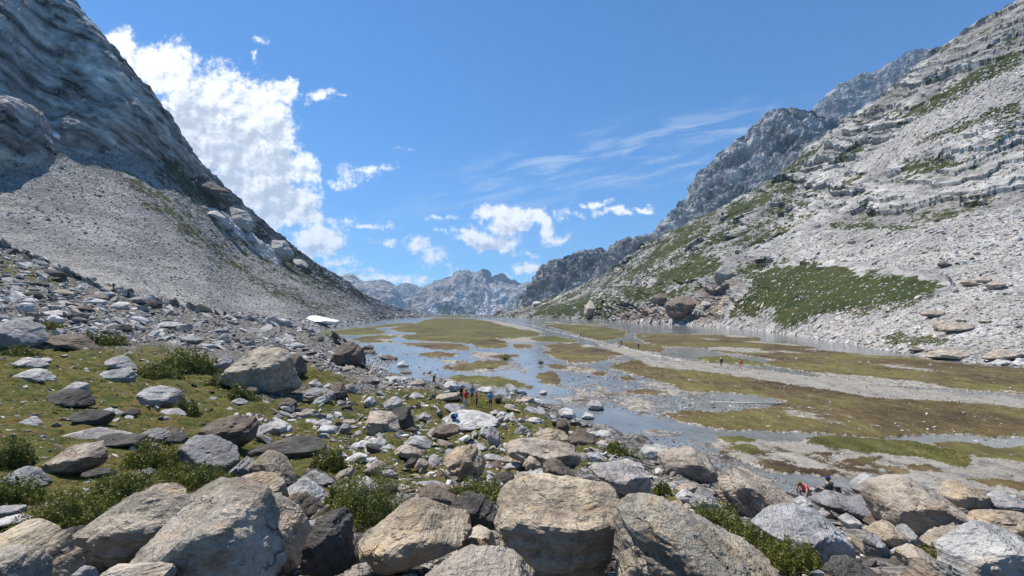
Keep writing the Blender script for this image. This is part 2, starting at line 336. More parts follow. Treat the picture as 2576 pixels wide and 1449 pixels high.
def leaf_mat(name, a, bcol, tr=.25):
    m, t, b = new_mat(name); at = t.new('ShaderNodeAttribute', attribute_name='tint'); p = t.new('ShaderNodeNewGeometry').outputs['Position']
    c = t.mix(t.ramp(t.noise(p, 3.0, 4), .35, .65), a, bcol); c = t.mix(1.0, c, at.outputs['Color'], 'MULTIPLY')
    set_bsdf(t, b, c, .5, None, .4)
    tl = t.new('ShaderNodeBsdfTranslucent'); t.put(tl.inputs[0], c); mx = t.new('ShaderNodeMixShader'); mx.inputs[0].default_value = tr
    t.l.new(b.outputs[0], mx.inputs[1]); t.l.new(tl.outputs[0], mx.inputs[2])
    out = [n for n in t.n if n.type == 'OUTPUT_MATERIAL'][0]; t.l.new(mx.outputs[0], out.inputs[0])
    return m
M_LEAF = leaf_mat('shrub_leaf', (.075,.105,.020), (.19,.195,.035)); M_BLADE = leaf_mat('grass_blade', (.08,.095,.022), (.17,.15,.04), .3)
M_BARK = simple('shrub_wood', (.10, .085, .065), .9)
m_, t_, b_ = new_mat('old_snow'); p_ = t_.new('ShaderNodeTexCoord').outputs['Object']
set_bsdf(t_, b_, t_.mix(t_.ramp(t_.noise(p_, .6, 6, .7), .35, .62), (.45, .44, .43), (.82, .83, .85)), .6, t_.bump(t_.noise(p_, 1.0, 5), .3, .6)); M_SNOW = m_

# ================================================================ surface patches: control nets that are lofted into real ground
class Patch:
    def __init__(s, cols, keys, interp_y_log=True):
        """cols: list of u; keys: list per column of [(v, y), ...]"""
        s.u = np.array(cols, float); s.K = len(keys[0]); A = np.array(keys, float)      # (C,K,2)
        s.A = A; s.V = A[:, :, 0]; s.L = np.log(A[:, :, 1])
    def at(s, uq, sq):
        """loft at columns uq (n,) and row params sq (m,) in key units -> V, Y (n,m)"""
        uq = np.clip(uq, s.u[0], s.u[-1])
        Vc = pchip(s.u, s.V, uq); Lc = pchip(s.u, s.L, uq)
        V = pchip(np.arange(s.K), Vc.T, sq).T; L = pchip(np.arange(s.K), Lc.T, sq).T
        return V, np.exp(L)
    def lookup(s, u, v, kmax=None):
        """depth of the visible point at picture position (u, v)"""
        sq = np.linspace(0, kmax if kmax else s.K - 1, 400); V, Y = s.at(np.array([u], float), sq); V = V[0]; Y = Y[0]
        i = np.argmax(V <= v)
        if V[i] > v: i = int(np.argmin(V))
        return float(Y[i]) if i == 0 else float(np.interp(v, [V[i], V[i-1]], [Y[i], Y[i-1]]))
def rows(*n):
    out = []
    for k, c in enumerate(n): out += list(k + np.arange(c) / c)
    return np.array(out + [len(n)])
def ucols(a, b, step, oa=None, ob=None, ostep=14):
    c = list(np.arange(a, b, step))
    if oa is not None: c = list(np.arange(oa, a, ostep)) + c
    if ob is not None: c = c + list(np.arange(b, ob, ostep))
    return np.array(c, float)
def normals(P):
    du = np.gradient(P, axis=0); dv = np.gradient(P, axis=1); n = np.cross(du, dv); n /= np.linalg.norm(n, axis=-1, keepdims=True) + 1e-9
    s_ = np.sign((n * (np.array([0, 0, H]) - P)).sum(-1, keepdims=True)); s_[s_ == 0] = 1
    return n * s_

# ================================================================ the near hillside
def k8(z0, *r): return [(2200, 1.4)] + list(r)
HILL = Patch([-700, -400, 0, 300, 600, 800, 950, 1288, 1500, 1700, 1950, 2300, 2576, 3300], [
    [(2200,1.4),(1449,3.9),(1300,5.6),(1150,8.6),(1000,15),(830,30),(650,50),(430,80)],
    [(2200,1.4),(1449,4.0),(1300,6.0),(1150,9.5),(1000,17),(850,35),(710,60),(540,95)],
    [(2200,1.4),(1449,4.3),(1300,7.0),(1150,12.2),(1000,25),(880,52),(790,72),(620,115)],
    [(2200,1.4),(1449,4.3),(1300,7.4),(1150,14),(1000,29),(890,55),(810,80),(740,120)],
    [(2200,1.4),(1449,4.5),(1300,8.3),(1150,16.5),(1020,32),(920,58),(850,95),(800,140)],
    [(2200,1.4),(1449,4.6),(1300,8.8),(1150,18.5),(1020,38),(930,62),(870,95),(838,150)],
    [(2200,1.4),(1449,4.6),(1300,9.3),(1150,20.5),(1030,38),(945,62),(920,85),(900,120)],
    [(2200,1.4),(1449,4.6),(1300,10.2),(1200,17.9),(1100,29.8),(1020,42),(985,56),(960,80)],
    [(2200,1.4),(1449,4.6),(1320,9),(1220,15.5),(1130,25),(1080,35.5),(1055,43),(1030,60)],
    [(2200,1.4),(1449,4.6),(1330,8.8),(1240,14.8),(1190,20),(1150,27),(1130,33.5),(1110,48)],
    [(2200,1.4),(1449,4.7),(1370,7.8),(1300,12.5),(1260,18.5),(1235,24.5),(1225,28),(1200,38)],
    [(2200,1.4),(1449,4.8),(1380,7.5),(1320,11.5),(1275,17),(1245,22.5),(1232,26),(1210,36)],
    [(2200,1.4),(1449,4.8),(1390,7.4),(1335,11),(1290,16),(1262,21.5),(1245,25),(1225,34)],
    [(2200,1.4),(1449,4.8),(1400,7.2),(1350,10.5),(1310,15),(1282,20),(1262,23.5),(1245,32)]])
def hill_noise(x, y):
    P = np.stack([x, y, 0 * x], -1); r = np.clip(y / 12, .35, 3)
    return r * (.22 * fbm(P * .35, 4)) + np.clip(y / 15, .3, 1) * .07 * fbm(P * 1.7 + 9, 4)
_gu = np.arange(-700, 3301, 8.0); _gs = np.linspace(0, 7, 260)
_HV, _HY = HILL.at(_gu, _gs)
def hill_z(x, y):
    """height of the hillside at world (x, y)"""
    x = np.atleast_1d(np.asarray(x, float)); y = np.atleast_1d(np.asarray(y, float))
    u = np.clip(U0 + F * x / np.maximum(y, .1), -699, 3299); i = ((u + 700) / 8); i0 = i.astype(int); fr = i - i0; out = np.zeros_like(u)
    for k in range(len(u)):
        v0 = np.interp(y[k], _HY[i0[k]], _HV[i0[k]]); v1 = np.interp(y[k], _HY[i0[k] + 1], _HV[i0[k] + 1])
        v = v0 * (1 - fr[k]) + v1 * fr[k]; out[k] = H + y[k] * (VH - v) / F
        if y[k] > _HY[i0[k]][-1]: out[k] = -9
    return out + hill_noise(x, y)
GRASS_HILL = [[(-700,900),(0,850),(120,858),(330,880),(560,900),(590,1000),(700,1000),(900,985),(1000,975),(1240,985),(1310,1010),(1460,1070),(1540,1120),(1540,1180),(1330,1190),(1200,1230),(900,1240),(700,1260),(600,1200),(450,1290),(200,1350),(-700,1400)],
              [(-300,600),(0,640),(200,710),(230,740),(0,690),(-300,640)], [(620,880),(760,900),(900,960),(860,1000),(700,960)], [(1640,1230),(1760,1230),(1760,1290),(1640,1280)],
              [(340,860),(500,880),(480,900),(340,890)], [(100,830),(280,850),(300,880),(100,870)]]
su = ucols(-40, 2620, 7.0, -700, 3300, 30); sr = rows(8, 36, 50, 60, 50, 36, 36)
V_, Y_ = HILL.at(su, sr); Ug = np.repeat(su[:, None], len(sr), 1)
P_ = XYZ(Ug, V_, Y_).reshape(-1, 3); P_[:, 2] += hill_noise(P_[:, 0], P_[:, 1])
gm = np.full(Ug.size, -1e3)
for pl in GRASS_HILL: gm = np.maximum(gm, sdf(pl, Ug, V_, 1.6))
gmask = np.clip(.42 + gm / 110, 0, .74)
mk = np.stack([gmask, 0 * gm, 0 * gm + .5, 0 * gm], -1)
tag(mesh_np('hillside', P_, grid_faces(*Ug.shape), M_HILL, True, {'mask': mk}), kind='structure')

# ================================================================ the mountainside on the left: scree below, shaded cliff above
LEFT = Patch([-500, -200, 0, 130, 280, 430, 500, 600, 700, 780, 860, 920, 1000, 1070, 1130], [
    [(900,90),(620,120),(420,165),(100,182),(-70,213),(-20,300)],
    [(870,90),(640,150),(430,200),(150,218),(-75,250),(0,330)],
    [(850,95),(620,170),(412,235),(200,250),(-55,283),(0,340)],
    [(850,95),(620,185),(372,262),(150,290),(-35,312),(20,370)],
    [(850,100),(620,200),(372,290),(230,304),(114,324),(200,380)],
    [(850,110),(660,222),(412,335),(340,344),(298,357),(370,420)],
    [(846,120),(680,235),(478,360),(440,366),(402,376),(470,440)],
    [(841,150),(722,270),(560,410),(530,415),(503,422),(580,490)],
    [(838,180),(742,300),(640,450),(615,456),(588,464),(640,540)],
    [(835,220),(762,340),(692,480),(675,530),(654,600),(700,700)],
    [(825,276),(776,400),(728,530),(714,600),(701,680),(750,800)],
    [(817,337),(786,450),(758,590),(750,650),(744,720),(790,850)],
    [(805,539),(793,620),(782,720),(779,770),(776,820),(810,950)],
    [(800,674),(797,720),(794,800),(792,850),(790,900),(815,1000)],
    [(799,700),(799,760),(800,820),(801,880),(802,930),(830,1000)]])
def lay(patch, su, sr, fn, name, mat, masks, smooth_=True):
    V, Y = patch.at(su, sr); U = np.repeat(su[:, None], len(sr), 1); P = XYZ(U, V, Y); N = normals(P); S = np.repeat(sr[None], len(su), 0)
    d = fn(P.reshape(-1, 3), U.ravel(), V.ravel(), S.ravel(), Y.ravel()).reshape(U.shape); P = P + N * d[..., None]
    mk = masks(P.reshape(-1, 3), U.ravel(), V.ravel(), S.ravel(), d.ravel())
    o = mesh_np(name, P.reshape(-1, 3), grid_faces(*U.shape), mat, smooth_, {'mask': np.clip(mk, 0, 1)}); tag(o, kind='structure')
    return P, N, U, V, Y
def rotm(ax, ay, az):
    return np.array((Matrix.Rotation(az, 3, 'Z') @ Matrix.Rotation(ay, 3, 'Y') @ Matrix.Rotation(ax, 3, 'X')))
LDIR = rotm(0, 0, R(8)) @ rotm(0, R(-38), 0)
def left_disp(P, U, V, S, Y):
    cl = smooth(1.8, 2.1, S + .25 * fbm(P / 30, 3)) * (1 - smooth(4.0, 4.5, S)); sc_ = Y / 300
    # long ribs running down the cliff face
    Q = P @ rotm(0, 0, R(-10)).T
    rib = fbm(Q * np.array([1/40., 1/16., 1/75.]), 6, .55, True)
    d = cl * (2.2 * rib + .8 * fbm(P / 7, 4, .6)) * np.clip(sc_, .5, 1.5)
    A = P[:, 1] * .92 - P[:, 2] * .38; B = P[:, 1] * .38 + P[:, 2] * .92; d += cl * np.clip(sc_, .5, 1.5) * 1.6 * fbm(np.stack([B / 8, A / 110, P[:, 0] / 14], -1), 6, .6)
    gl = smooth(0, .3, S) * (1 - cl)
    d += gl * (1.1 * fbm(P * np.array([1/45., 1/18., 1/45.]), 4) + .38 * fbm(P / 2.5, 4, .6)) * np.clip(sc_, .5, 2)
    # spurs that stand out over the top of the scree
    for (pu, pv, ru, rv, a) in [(20, 330, 130, 110, 10), (215, 330, 95, 60, 5), (330, 300, 120, 70, 3)]:
        e = np.clip(1 - np.hypot((U - pu - .35 * (V - pv)) / ru, (V - pv) / rv), 0, 1); d += a * smooth(0, .55, e) * (1 + .25 * fbm(P / 12, 3))
    for (pl, a) in [([(470,440),(520,445),(590,500),(600,520),(560,510),(510,490)], -4), ([(515,520),(560,535),(620,590),(690,625),(720,650),(700,655),(630,625),(560,570)], 4)]:
        e = sdf(pl, U, V); d += a * smooth(-2, 10, e + 4 * fbm(P / 6, 3)) * (1 + .4 * fbm(P / 5, 4))
    return d
def left_mask(P, U, V, S, d):
    n = fbm(P / 14, 5, .6); n2 = fbm(P * np.array([1/30., 1/30., 1/8.]), 5)
    spur = np.zeros(len(U))
    for (pu, pv, ru, rv) in [(20, 330, 130, 110), (215, 330, 95, 60)]:
        spur = np.maximum(spur, smooth(0.05, .2, 1 - np.hypot((U - pu - .35 * (V - pv)) / ru, (V - pv) / rv)))
    tal = (1 - smooth(1.92, 2.04, S + .16 * fbm(P / 22, 4))) * (1 - spur)
    g = np.full(len(U), -1e3)
    for pl in [[(430,395),(520,470),(620,560),(740,650),(860,705),(925,745),(905,752),(820,720),(720,690),(640,640),(560,580),(480,500),(400,430)],
               [(300,440),(420,500),(520,600),(640,690),(760,740),(860,775),(800,775),(690,735),(560,660),(440,560),(330,480)],
               [(0,640),(200,710),(240,745),(100,700),(0,660)]]:
        g = np.maximum(g, sdf(pl, U, V))
    grass = np.clip(.50 + g / 110 + .26 * n2, 0, .70) * (g > -20)
    grass = np.where((S > 4.0 - .5) & (V > 560), .45, grass)
    pale = smooth(-4, 6, sdf([(515,520),(560,535),(620,590),(690,625),(720,650),(700,665),(630,625),(560,570)], U, V) + 5 * n)
    streak = smooth(.25, .5, fbm(P @ rotm(0, 0, R(-10)).T * np.array([1/30., 1/9., 1/120.]) + 5, 5)) * (S > 2)
    A = P[:, 1] * .92 - P[:, 2] * .38; B = P[:, 1] * .38 + P[:, 2] * .92
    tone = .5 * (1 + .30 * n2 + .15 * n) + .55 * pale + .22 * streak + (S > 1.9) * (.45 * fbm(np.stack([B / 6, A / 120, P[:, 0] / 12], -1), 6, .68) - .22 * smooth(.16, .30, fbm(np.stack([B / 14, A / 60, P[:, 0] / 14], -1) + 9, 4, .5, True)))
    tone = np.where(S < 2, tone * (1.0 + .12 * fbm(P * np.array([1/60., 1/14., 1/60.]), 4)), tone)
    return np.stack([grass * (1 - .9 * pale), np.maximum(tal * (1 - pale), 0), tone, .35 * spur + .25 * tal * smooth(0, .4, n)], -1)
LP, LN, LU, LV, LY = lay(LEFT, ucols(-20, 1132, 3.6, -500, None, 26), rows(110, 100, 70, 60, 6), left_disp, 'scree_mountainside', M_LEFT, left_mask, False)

# ================================================================ the slab mountainside on the right
RIGHT = Patch([1240, 1290, 1340, 1400, 1480, 1600, 1750, 1900, 2050, 2200, 2350, 2576, 2900, 3300], [
    [(797,720),(796,760),(795,800),(794,830),(793,870),(800,950)],
    [(800,670),(795,720),(790,760),(787,800),(783,850),(795,950)],
    [(803,600),(790,640),(780,690),(774,740),(767,800),(785,900)],
    [(804,567),(782,600),(765,660),(755,720),(744,790),(770,900)],
    [(807,490),(770,520),(750,590),(732,660),(714,740),(750,850)],
    [(814,372),(740,405),(700,480),(665,560),(634,650),(680,760)],
    [(823,291),(700,335),(640,400),(600,480),(553,580),(600,700)],
    [(836,220),(690,275),(600,350),(540,430),(478,530),(520,650)],
    [(858,154),(690,215),(570,300),(470,380),(368,470),(420,600)],
    [(882,114),(700,175),(560,250),(400,330),(258,420),(320,550)],
    [(908,90),(690,150),(545,220),(330,290),(132,380),(200,500)],
    [(936,74),(690,125),(520,195),(260,260),(-12,350),(60,480)],
    [(980,57),(700,105),(480,170),(150,240),(-250,330),(-180,450)],
    [(1020,46),(700,90),(430,150),(50,220),(-450,310),(-350,430)]])
SLAB = [(1560,660),(1700,590),(1860,520),(2000,400),(2100,330),(2250,220),(2600,-20),(2620,495),(2560,525),(2420,540),(2150,560),(2080,575),(2000,585),(1850,610),(1700,640)]
TALUS_UP = [(1840,630),(1960,600),(2060,592),(2180,575),(2420,545),(2620,490),(2620,950),(2300,900),(2060,862),(1950,835),(1800,825),(1800,805),(1940,800),(1960,835),(2060,790),(2330,745),(2400,720),(2380,690),(2150,665),(1990,655),(1900,650)]
TALUS2 = [(2080,445),(2200,370),(2420,215),(2620,120),(2620,250),(2440,330),(2300,390),(2180,430)]
GREEN = [[(1940,668),(2050,660),(2150,680),(2260,690),(2360,700),(2395,718),(2350,752),(2290,775),(2180,790),(2060,800),(1990,835),(1950,828),(1940,790),(1890,770),(1890,700)],
         [(1500,715),(1560,690),(1620,650),(1640,625),(1720,585),(1760,600),(1700,640),(1640,680),(1570,710)],
         [(1640,690),(1720,650),(1800,640),(1830,665),(1800,700),(1720,720),(1650,715)],
         [(1900,475),(1990,405),(2110,340),(2080,375),(2030,410),(1960,450),(1880,510)],
         [(2080,560),(2150,555),(2330,560),(2290,580),(2110,580)],
         [(2140,375),(2200,355),(2180,385),(2080,420)],[(2250,300),(2400,200),(2500,150),(2576,110),(2576,160),(2450,230),(2330,290)],
         [(2330,340),(2470,280),(2576,240),(2576,290),(2450,320),(2300,370)],[(2250,420),(2350,395),(2480,400),(2400,425),(2280,440)],[(1830,510),(1900,490),(2010,440),(1900,540),(1820,560)],
         [(1340,775),(1480,740),(1520,780),(1450,800),(1350,800)],[(1560,715),(1640,720),(1750,720),(1700,765),(1600,765),(1540,745)],[(2200,560),(2300,565),(2290,575),(2200,572)],
         [(1480,800),(1580,770),(1640,800),(1560,812)],[(2210,845),(2270,838),(2380,855),(2370,870),(2230,865)],[(1700,560),(1800,560),(1850,530),(1740,600),(1680,620)]]
RDIR = rotm(R(0), R(24), 0) @ rotm(R(-14), 0, 0)
def band(P, warp):
    """rock ledges: a saw-tooth across the bedding, broken up by noise"""
    q = P @ RDIR.T; z = q[:, 2] + warp
    out = 0
    for th, a, s_ in ((8.5, 1.15, 0), (4.2, .75, 5), (2.0, .35, 9)):
        zz = z / th + s_; c = np.floor(zz); f = zz - c
        j = .5 + .5 * np.sin(c * 12.9898 + 3 * perlin(np.stack([q[:, 0] / 90 + c, q[:, 1] / 60, c * 3.1], -1)))
        out = out + a * (1 - f) * (.35 + j)
    return out
def right_disp(P, U, V, S, Y):
    sl = smooth(-10, 25, sdf(SLAB, U, V) + 14 * fbm(P / 20, 3)); ta = np.maximum(sdf(TALUS_UP, U, V), sdf(TALUS2, U, V)); ta = smooth(-6, 14, ta)
    gr = np.full(len(U), -1e3)
    for pl in GREEN: gr = np.maximum(gr, sdf(pl, U, V))
    gr = smooth(-6, 12, gr); bare = (1 - ta) * (1 - .8 * gr); k = np.clip(Y / 260, .35, 1.6)
    w_ = 6 * fbm(P / 60, 4) + .8 * fbm(P / 7, 4)
    d = bare * smooth(0, .4, S) * k * (2.5 * sl + 2.2 * (1 - sl)) * (band(P, w_) - .95)
    d += bare * smooth(0, .2, S) * k * (.7 * fbm(P / 9, 5, .58) + 2.2 * fbm(P / 45, 3))
    cr = smooth(-8, 12, sdf([(1500,800),(1560,775),(1640,755),(1730,740),(1800,680),(1850,672),(1880,720),(1850,770),(1830,800),(1720,824),(1600,815)], U, V))
    d += cr * k * (2.6 * fbm(P * np.array([1/12., 1/12., 1/18.]), 5, .55, True) * .9 + 1.0)
    d += (ta + gr * .7) * .5 * k * fbm(P / 3.0, 4, .6)
    return d * (1 - smooth(4.3, 5, S))
def right_mask(P, U, V, S, d):
    n = fbm(P / 12, 5, .6); n2 = fbm(P @ RDIR.T * np.array([1/30., 1/30., 1/5.]), 5)
    ta = np.maximum(sdf(TALUS_UP, U, V), sdf(TALUS2, U, V) - 4); ta = smooth(-8, 6, ta + 8 * n)
    low = smooth(470, 560, V - .0 * U)
    gr = np.full(len(U), -1e3)
    for pl in GREEN: gr = np.maximum(gr, sdf(pl, U, V))
    lo = np.where(U < 2000, .54, .34) * (1 - ta) * smooth(-.0, .0001, U)
    g = np.maximum(smooth(-16, 18, gr + 14 * n) * .80, lo + .42 * n2 + .12 * n)
    g = np.where(sdf(TALUS_UP, U, V) > 0, np.where(gr > -30, g, 0), g)
    cr = smooth(-6, 8, sdf([(1540,800),(1600,775),(1700,760),(1800,700),(1850,680),(1880,730),(1830,800),(1720,824),(1600,815)], U, V))
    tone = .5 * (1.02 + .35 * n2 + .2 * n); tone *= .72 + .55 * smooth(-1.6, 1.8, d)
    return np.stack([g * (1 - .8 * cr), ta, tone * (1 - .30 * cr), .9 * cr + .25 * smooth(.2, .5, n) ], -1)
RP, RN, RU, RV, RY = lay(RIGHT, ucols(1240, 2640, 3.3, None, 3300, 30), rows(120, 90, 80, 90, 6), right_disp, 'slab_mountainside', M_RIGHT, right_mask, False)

# ================================================================ peaks behind
def peak(name, sky, base, y0, y1, mat, amp, s, maskfn=None, step=3.6, nrow=105, ridge=1.0):
    us = [p[0] for p in sky]; keys = []
    for (u, v) in sky:
        b = np.interp(u, [x[0] for x in base], [x[1] for x in base]); yb = np.interp(u, [us[0], us[-1]], y0) if isinstance(y0, tuple) else y0
        dy = y1 - (y0[0] if isinstance(y0, tuple) else y0)
        keys.append([(b, yb), (b * .55 + v * .45, yb + dy * .4), (v, yb + dy), (v + (b - v) * .6, yb + dy * 1.9)])
    pt = Patch(us, keys); su_ = ucols(us[0], us[-1] + .1, step)
    def dsp(P, U, V, S, Y):
        e = smooth(us[0], us[0] + 15, U)
        return e * smooth(-.2, .3, S) * amp * (1 - .35 * smooth(1.6, 2.0, S)) * (.85 * fbm(P @ rotm(0, R(22), 0).T * np.array([1 / s, 1 / s, .22 / s]), 7, .60, True) * ridge + .5 * fbm(P / (s * 1.3), 6, .62))
    def msk(P, U, V, S, d):
        n = fbm(P / s, 5, .6); return maskfn(P, U, V, S, n, d)
    return lay(pt, su_, rows(nrow, nrow, 10), dsp, name, mat, msk, False)
peak('crag_ridge', [(1296,795),(1308,752),(1335,715),(1350,690),(1400,656),(1418,652),(1450,640),(1470,637),(1500,628),(1520,632),(1560,606),(1600,605),(1625,592),(1645,588),(1690,530),(1730,498),(1755,450),(1790,415),(1810,390),(1850,358),(1868,350),(1900,315),(1945,285),(1985,276),(2035,280),(2060,297),(2130,305),(2250,340)],
     [(1296,830),(1500,790),(1600,700),(1750,620),(1900,540),(2050,430),(2250,380)], (1150, 900), 1420, M_PEAK, 30, 75,
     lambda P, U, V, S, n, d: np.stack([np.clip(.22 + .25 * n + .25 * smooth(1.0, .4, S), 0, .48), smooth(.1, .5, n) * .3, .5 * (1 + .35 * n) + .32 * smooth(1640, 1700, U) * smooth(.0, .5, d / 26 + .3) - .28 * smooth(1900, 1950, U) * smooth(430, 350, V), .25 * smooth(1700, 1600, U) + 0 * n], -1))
peak('high_peak', [(2030,330),(2052,272),(2080,243),(2105,218),(2135,205),(2170,190),(2200,186),(2240,160),(2262,148),(2290,130),(2340,124),(2380,140),(2450,130),(2520,150)],
     [(2030,420),(2250,400),(2520,330)], 1900, 2350, M_PEAK, 34, 110,
     lambda P, U, V, S, n, d: np.stack([.25 + 0 * n, .35 + .3 * n, .5 * (.95 + .4 * n), .2 + 0 * n], -1))
def farmask(k):
    def f(P, U, V, S, n, d):
        sc_ = smooth(.05, .35, fbm(P @ rotm(0, R(25), 0).T * np.array([1/130., 1/400., 1/500.]) + 3, 5)) * smooth(1.75, 1.2, S)
        return np.stack([np.clip(smooth(1.5, .8, S + .3 * n) * .75 - .45 * sc_, 0, 1), sc_ * .9, .5 * (1 + .3 * n) * k + .12 * sc_, .2 + 0 * n], -1)
    return f
peak('distant_range', [(840,720),(885,690),(905,704),(925,708),(950,712),(975,711),(995,722),(1015,713),(1040,718),(1060,722),(1090,715),(1130,720),(1260,722),(1330,715),(1340,712),(1400,730)],
     [(840,850),(1400,850)], 5600, 6800, M_FAR, 90, 500, farmask(1.0), step=3, nrow=60)
peak('table_top_mountain', [(900,850),(960,808),(1010,768),(1040,745),(1080,720),(1105,705),(1135,697),(1150,684),(1165,680),(1185,685),(1200,684),(1215,680),(1228,686),(1233,700),(1238,706),(1242,697),(1249,697),(1253,702),(1262,698),(1275,706),(1290,712),(1294,708),(1300,714),(1325,714),(1350,730),(1420,760)],
     [(900,860),(1420,850)], 3600, 4700, M_FAR, 75, 400, farmask(1.05), step=2.4, nrow=80)
peak('pale_spur', [(820,720),(880,695),(905,707),(930,712),(960,706),(985,718),(1005,745),(1020,790),(1050,830)],
     [(820,850),(1050,850)], 3400, 4300, M_FAR, 60, 350, farmask(1.1), step=3, nrow=60)

# ================================================================ the lake flat with its braided streams
def A_(l): return [(858.7 + x / 2.9837, 511.1 + y / 2.9837) for x, y in l]
def B_(l): return [(1277.8 + x / 1.9842, 638.9 + y / 1.9842) for x, y in l]
def C_(l): return [(1597.2 + x / 2.632, 1065.7 + y / 2.632) for x, y in l]
ISLES = [(.62, A_([(400,935),(560,905),(620,880),(700,865),(850,862),(1000,870),(1120,890),(1200,915),(1330,945),(1450,962),(1510,985),(1450,1003),(1300,1018),(1150,1020),(1250,1045),(1245,1075),(1200,1090),(1100,1092),(1000,1078),(980,1060),(900,1050),(800,1045),(600,1035),(470,1020),(430,1005),(500,990),(570,985),(560,975),(430,965),(360,945)])),
 (.8, A_([(-250,975),(0,950),(100,940),(250,925),(350,910),(470,900),(550,905),(540,915),(420,925),(300,935),(250,945),(330,965),(350,972),(280,985),(120,990),(-200,995)])),
 (.5, A_([(60,1025),(180,1000),(300,990),(430,985),(520,985),(540,992),(440,1000),(370,1010),(360,1025),(400,1045),(300,1050),(150,1045)])),
 (1, A_([(1400,1020),(1500,1000),(1580,995),(1680,1015),(1760,1035),(1740,1045),(1650,1045),(1500,1042),(1440,1035)])),
 (.1, A_([(380,1052),(700,1050),(880,1060),(960,1082),(1000,1100),(900,1105),(760,1100),(640,1090),(560,1075),(480,1062)])),
 (.1, A_([(600,1135),(680,1118),(780,1120),(880,1130),(860,1150),(800,1165),(700,1160),(620,1150)])),
 (.2, A_([(960,1120),(1080,1115),(1200,1125),(1320,1140),(1340,1155),(1250,1165),(1100,1168),(1000,1155)])),
 (.1, A_([(1280,1060),(1360,1050),(1430,1060),(1440,1080),(1360,1095),(1300,1090)])),
 (.3, A_([(730,1190),(800,1178),(900,1180),(940,1195),(880,1205),(780,1203)])),
 (.4, A_([(740,1245),(800,1220),(900,1210),(1020,1190),(1150,1180),(1250,1185),(1280,1195),(1240,1215),(1180,1230),(1140,1255),(1080,1275),(950,1268),(820,1258)])),
 (.6, A_([(810,1310),(880,1298),(1050,1300),(1200,1310),(1300,1335),(1400,1370),(1450,1385),(1330,1388),(1200,1385),(1050,1378),(980,1360),(860,1340),(800,1325)])),
 (.4, A_([(1480,1280),(1560,1265),(1620,1280),(1640,1330),(1630,1362),(1560,1365),(1500,1350),(1460,1310)])),
 (.2, A_([(1530,1215),(1620,1212),(1700,1225),(1745,1245),(1690,1258),(1600,1245)])),
 (.3, A_([(1510,1075),(1600,1058),(1700,1055),(1830,1060),(1900,1085),(2000,1110),(2120,1145),(2050,1160),(1950,1180),(1850,1210),(1750,1205),(1650,1180),(1600,1150),(1490,1120),(1560,1105),(1600,1090),(1540,1085)])),
 (.6, A_([(1500,915),(1650,908),(1850,920),(2000,935),(2130,960),(2120,1000),(2050,1020),(1950,1030),(1850,1010),(1750,980),(1650,950),(1560,930)])),
 (.4, A_([(2080,1050),(2200,1048),(2350,1075),(2420,1100),(2380,1115),(2250,1105),(2150,1080)])),
 (.5, A_([(1530,893),(1600,890),(1650,896),(1600,901)])), (.5, A_([(1660,905),(1800,903),(1880,912),(1800,915)])), (.5, A_([(1800,905),(1950,903),(2000,912),(1900,916)])),
 (.4, B_([(650,400),(800,403),(1000,405),(1200,412),(1255,425),(1250,445),(1400,455),(1530,470),(1350,478),(1150,468),(950,465),(760,460),(700,440),(640,415)])),
 (.7, B_([(960,520),(1080,515),(1250,545),(1270,560),(1150,550),(1000,540)])),
 (.35, B_([(1000,478),(1200,480),(1400,480),(1600,490),(1800,510),(2000,520),(2200,545),(2400,565),(2700,585),(2900,700),(2576,690),(2400,680),(2200,670),(2000,655),(1800,650),(1600,630),(1560,600),(1400,570),(1300,550),(1350,530),(1250,510),(1100,495)])),
 (.35, B_([(510,565),(620,537),(760,540),(850,560),(960,590),(1100,610),(1300,640),(1450,665),(1600,690),(1800,720),(2000,735),(2200,745),(2400,760),(2700,795),(2900,920),(2576,915),(2400,915),(2300,900),(2100,900),(1950,910),(1850,920),(1700,910),(1500,890),(1300,880),(1100,880),(980,860),(850,830),(780,800),(900,790),(1050,800),(1150,790),(1300,770),(1400,740),(1350,720),(1200,700),(1000,680),(850,660),(700,620),(600,590)])),
 (.1, B_([(600,690),(680,680),(760,690),(730,702),(640,700)])), (.2, B_([(840,665),(960,680),(1000,690),(900,690)])), (.2,B_([(420,598),(470,590),(500,600),(450,606)])), (.3,B_([(560,625),(600,618),(640,628),(590,632)])),
 (.8, C_([(1140,105),(1300,95),(1500,110),(1850,130),(1990,165),(2150,200),(2230,250),(2200,300),(2050,270),(1900,230),(1700,215),(1500,190),(1300,165),(1160,140)])),
 (.8, C_([(560,100),(700,95),(780,120),(640,125)])), (.9, C_([(640,170),(760,150),(830,190),(840,210),(740,195)])),
 (.3, C_([(800,270),(950,270),(1100,310),(1240,320),(1320,330),(1290,355),(1150,330),(1000,330),(860,300)])),
 (.5, C_([(1370,260),(1480,240),(1640,230),(1560,270),(1520,290),(1420,280)])), (.5, C_([(2000,140),(2200,130),(2400,180),(2700,150),(2700,270),(2300,230),(2100,180)])),
 (.3, C_([(1200,205),(1300,210),(1290,250),(1220,235)])), (.3, C_([(2200,380),(2400,385),(2700,420),(2700,470),(2350,420)])), (.2, C_([(1780,285),(1950,290),(2050,330),(1850,320)]))]
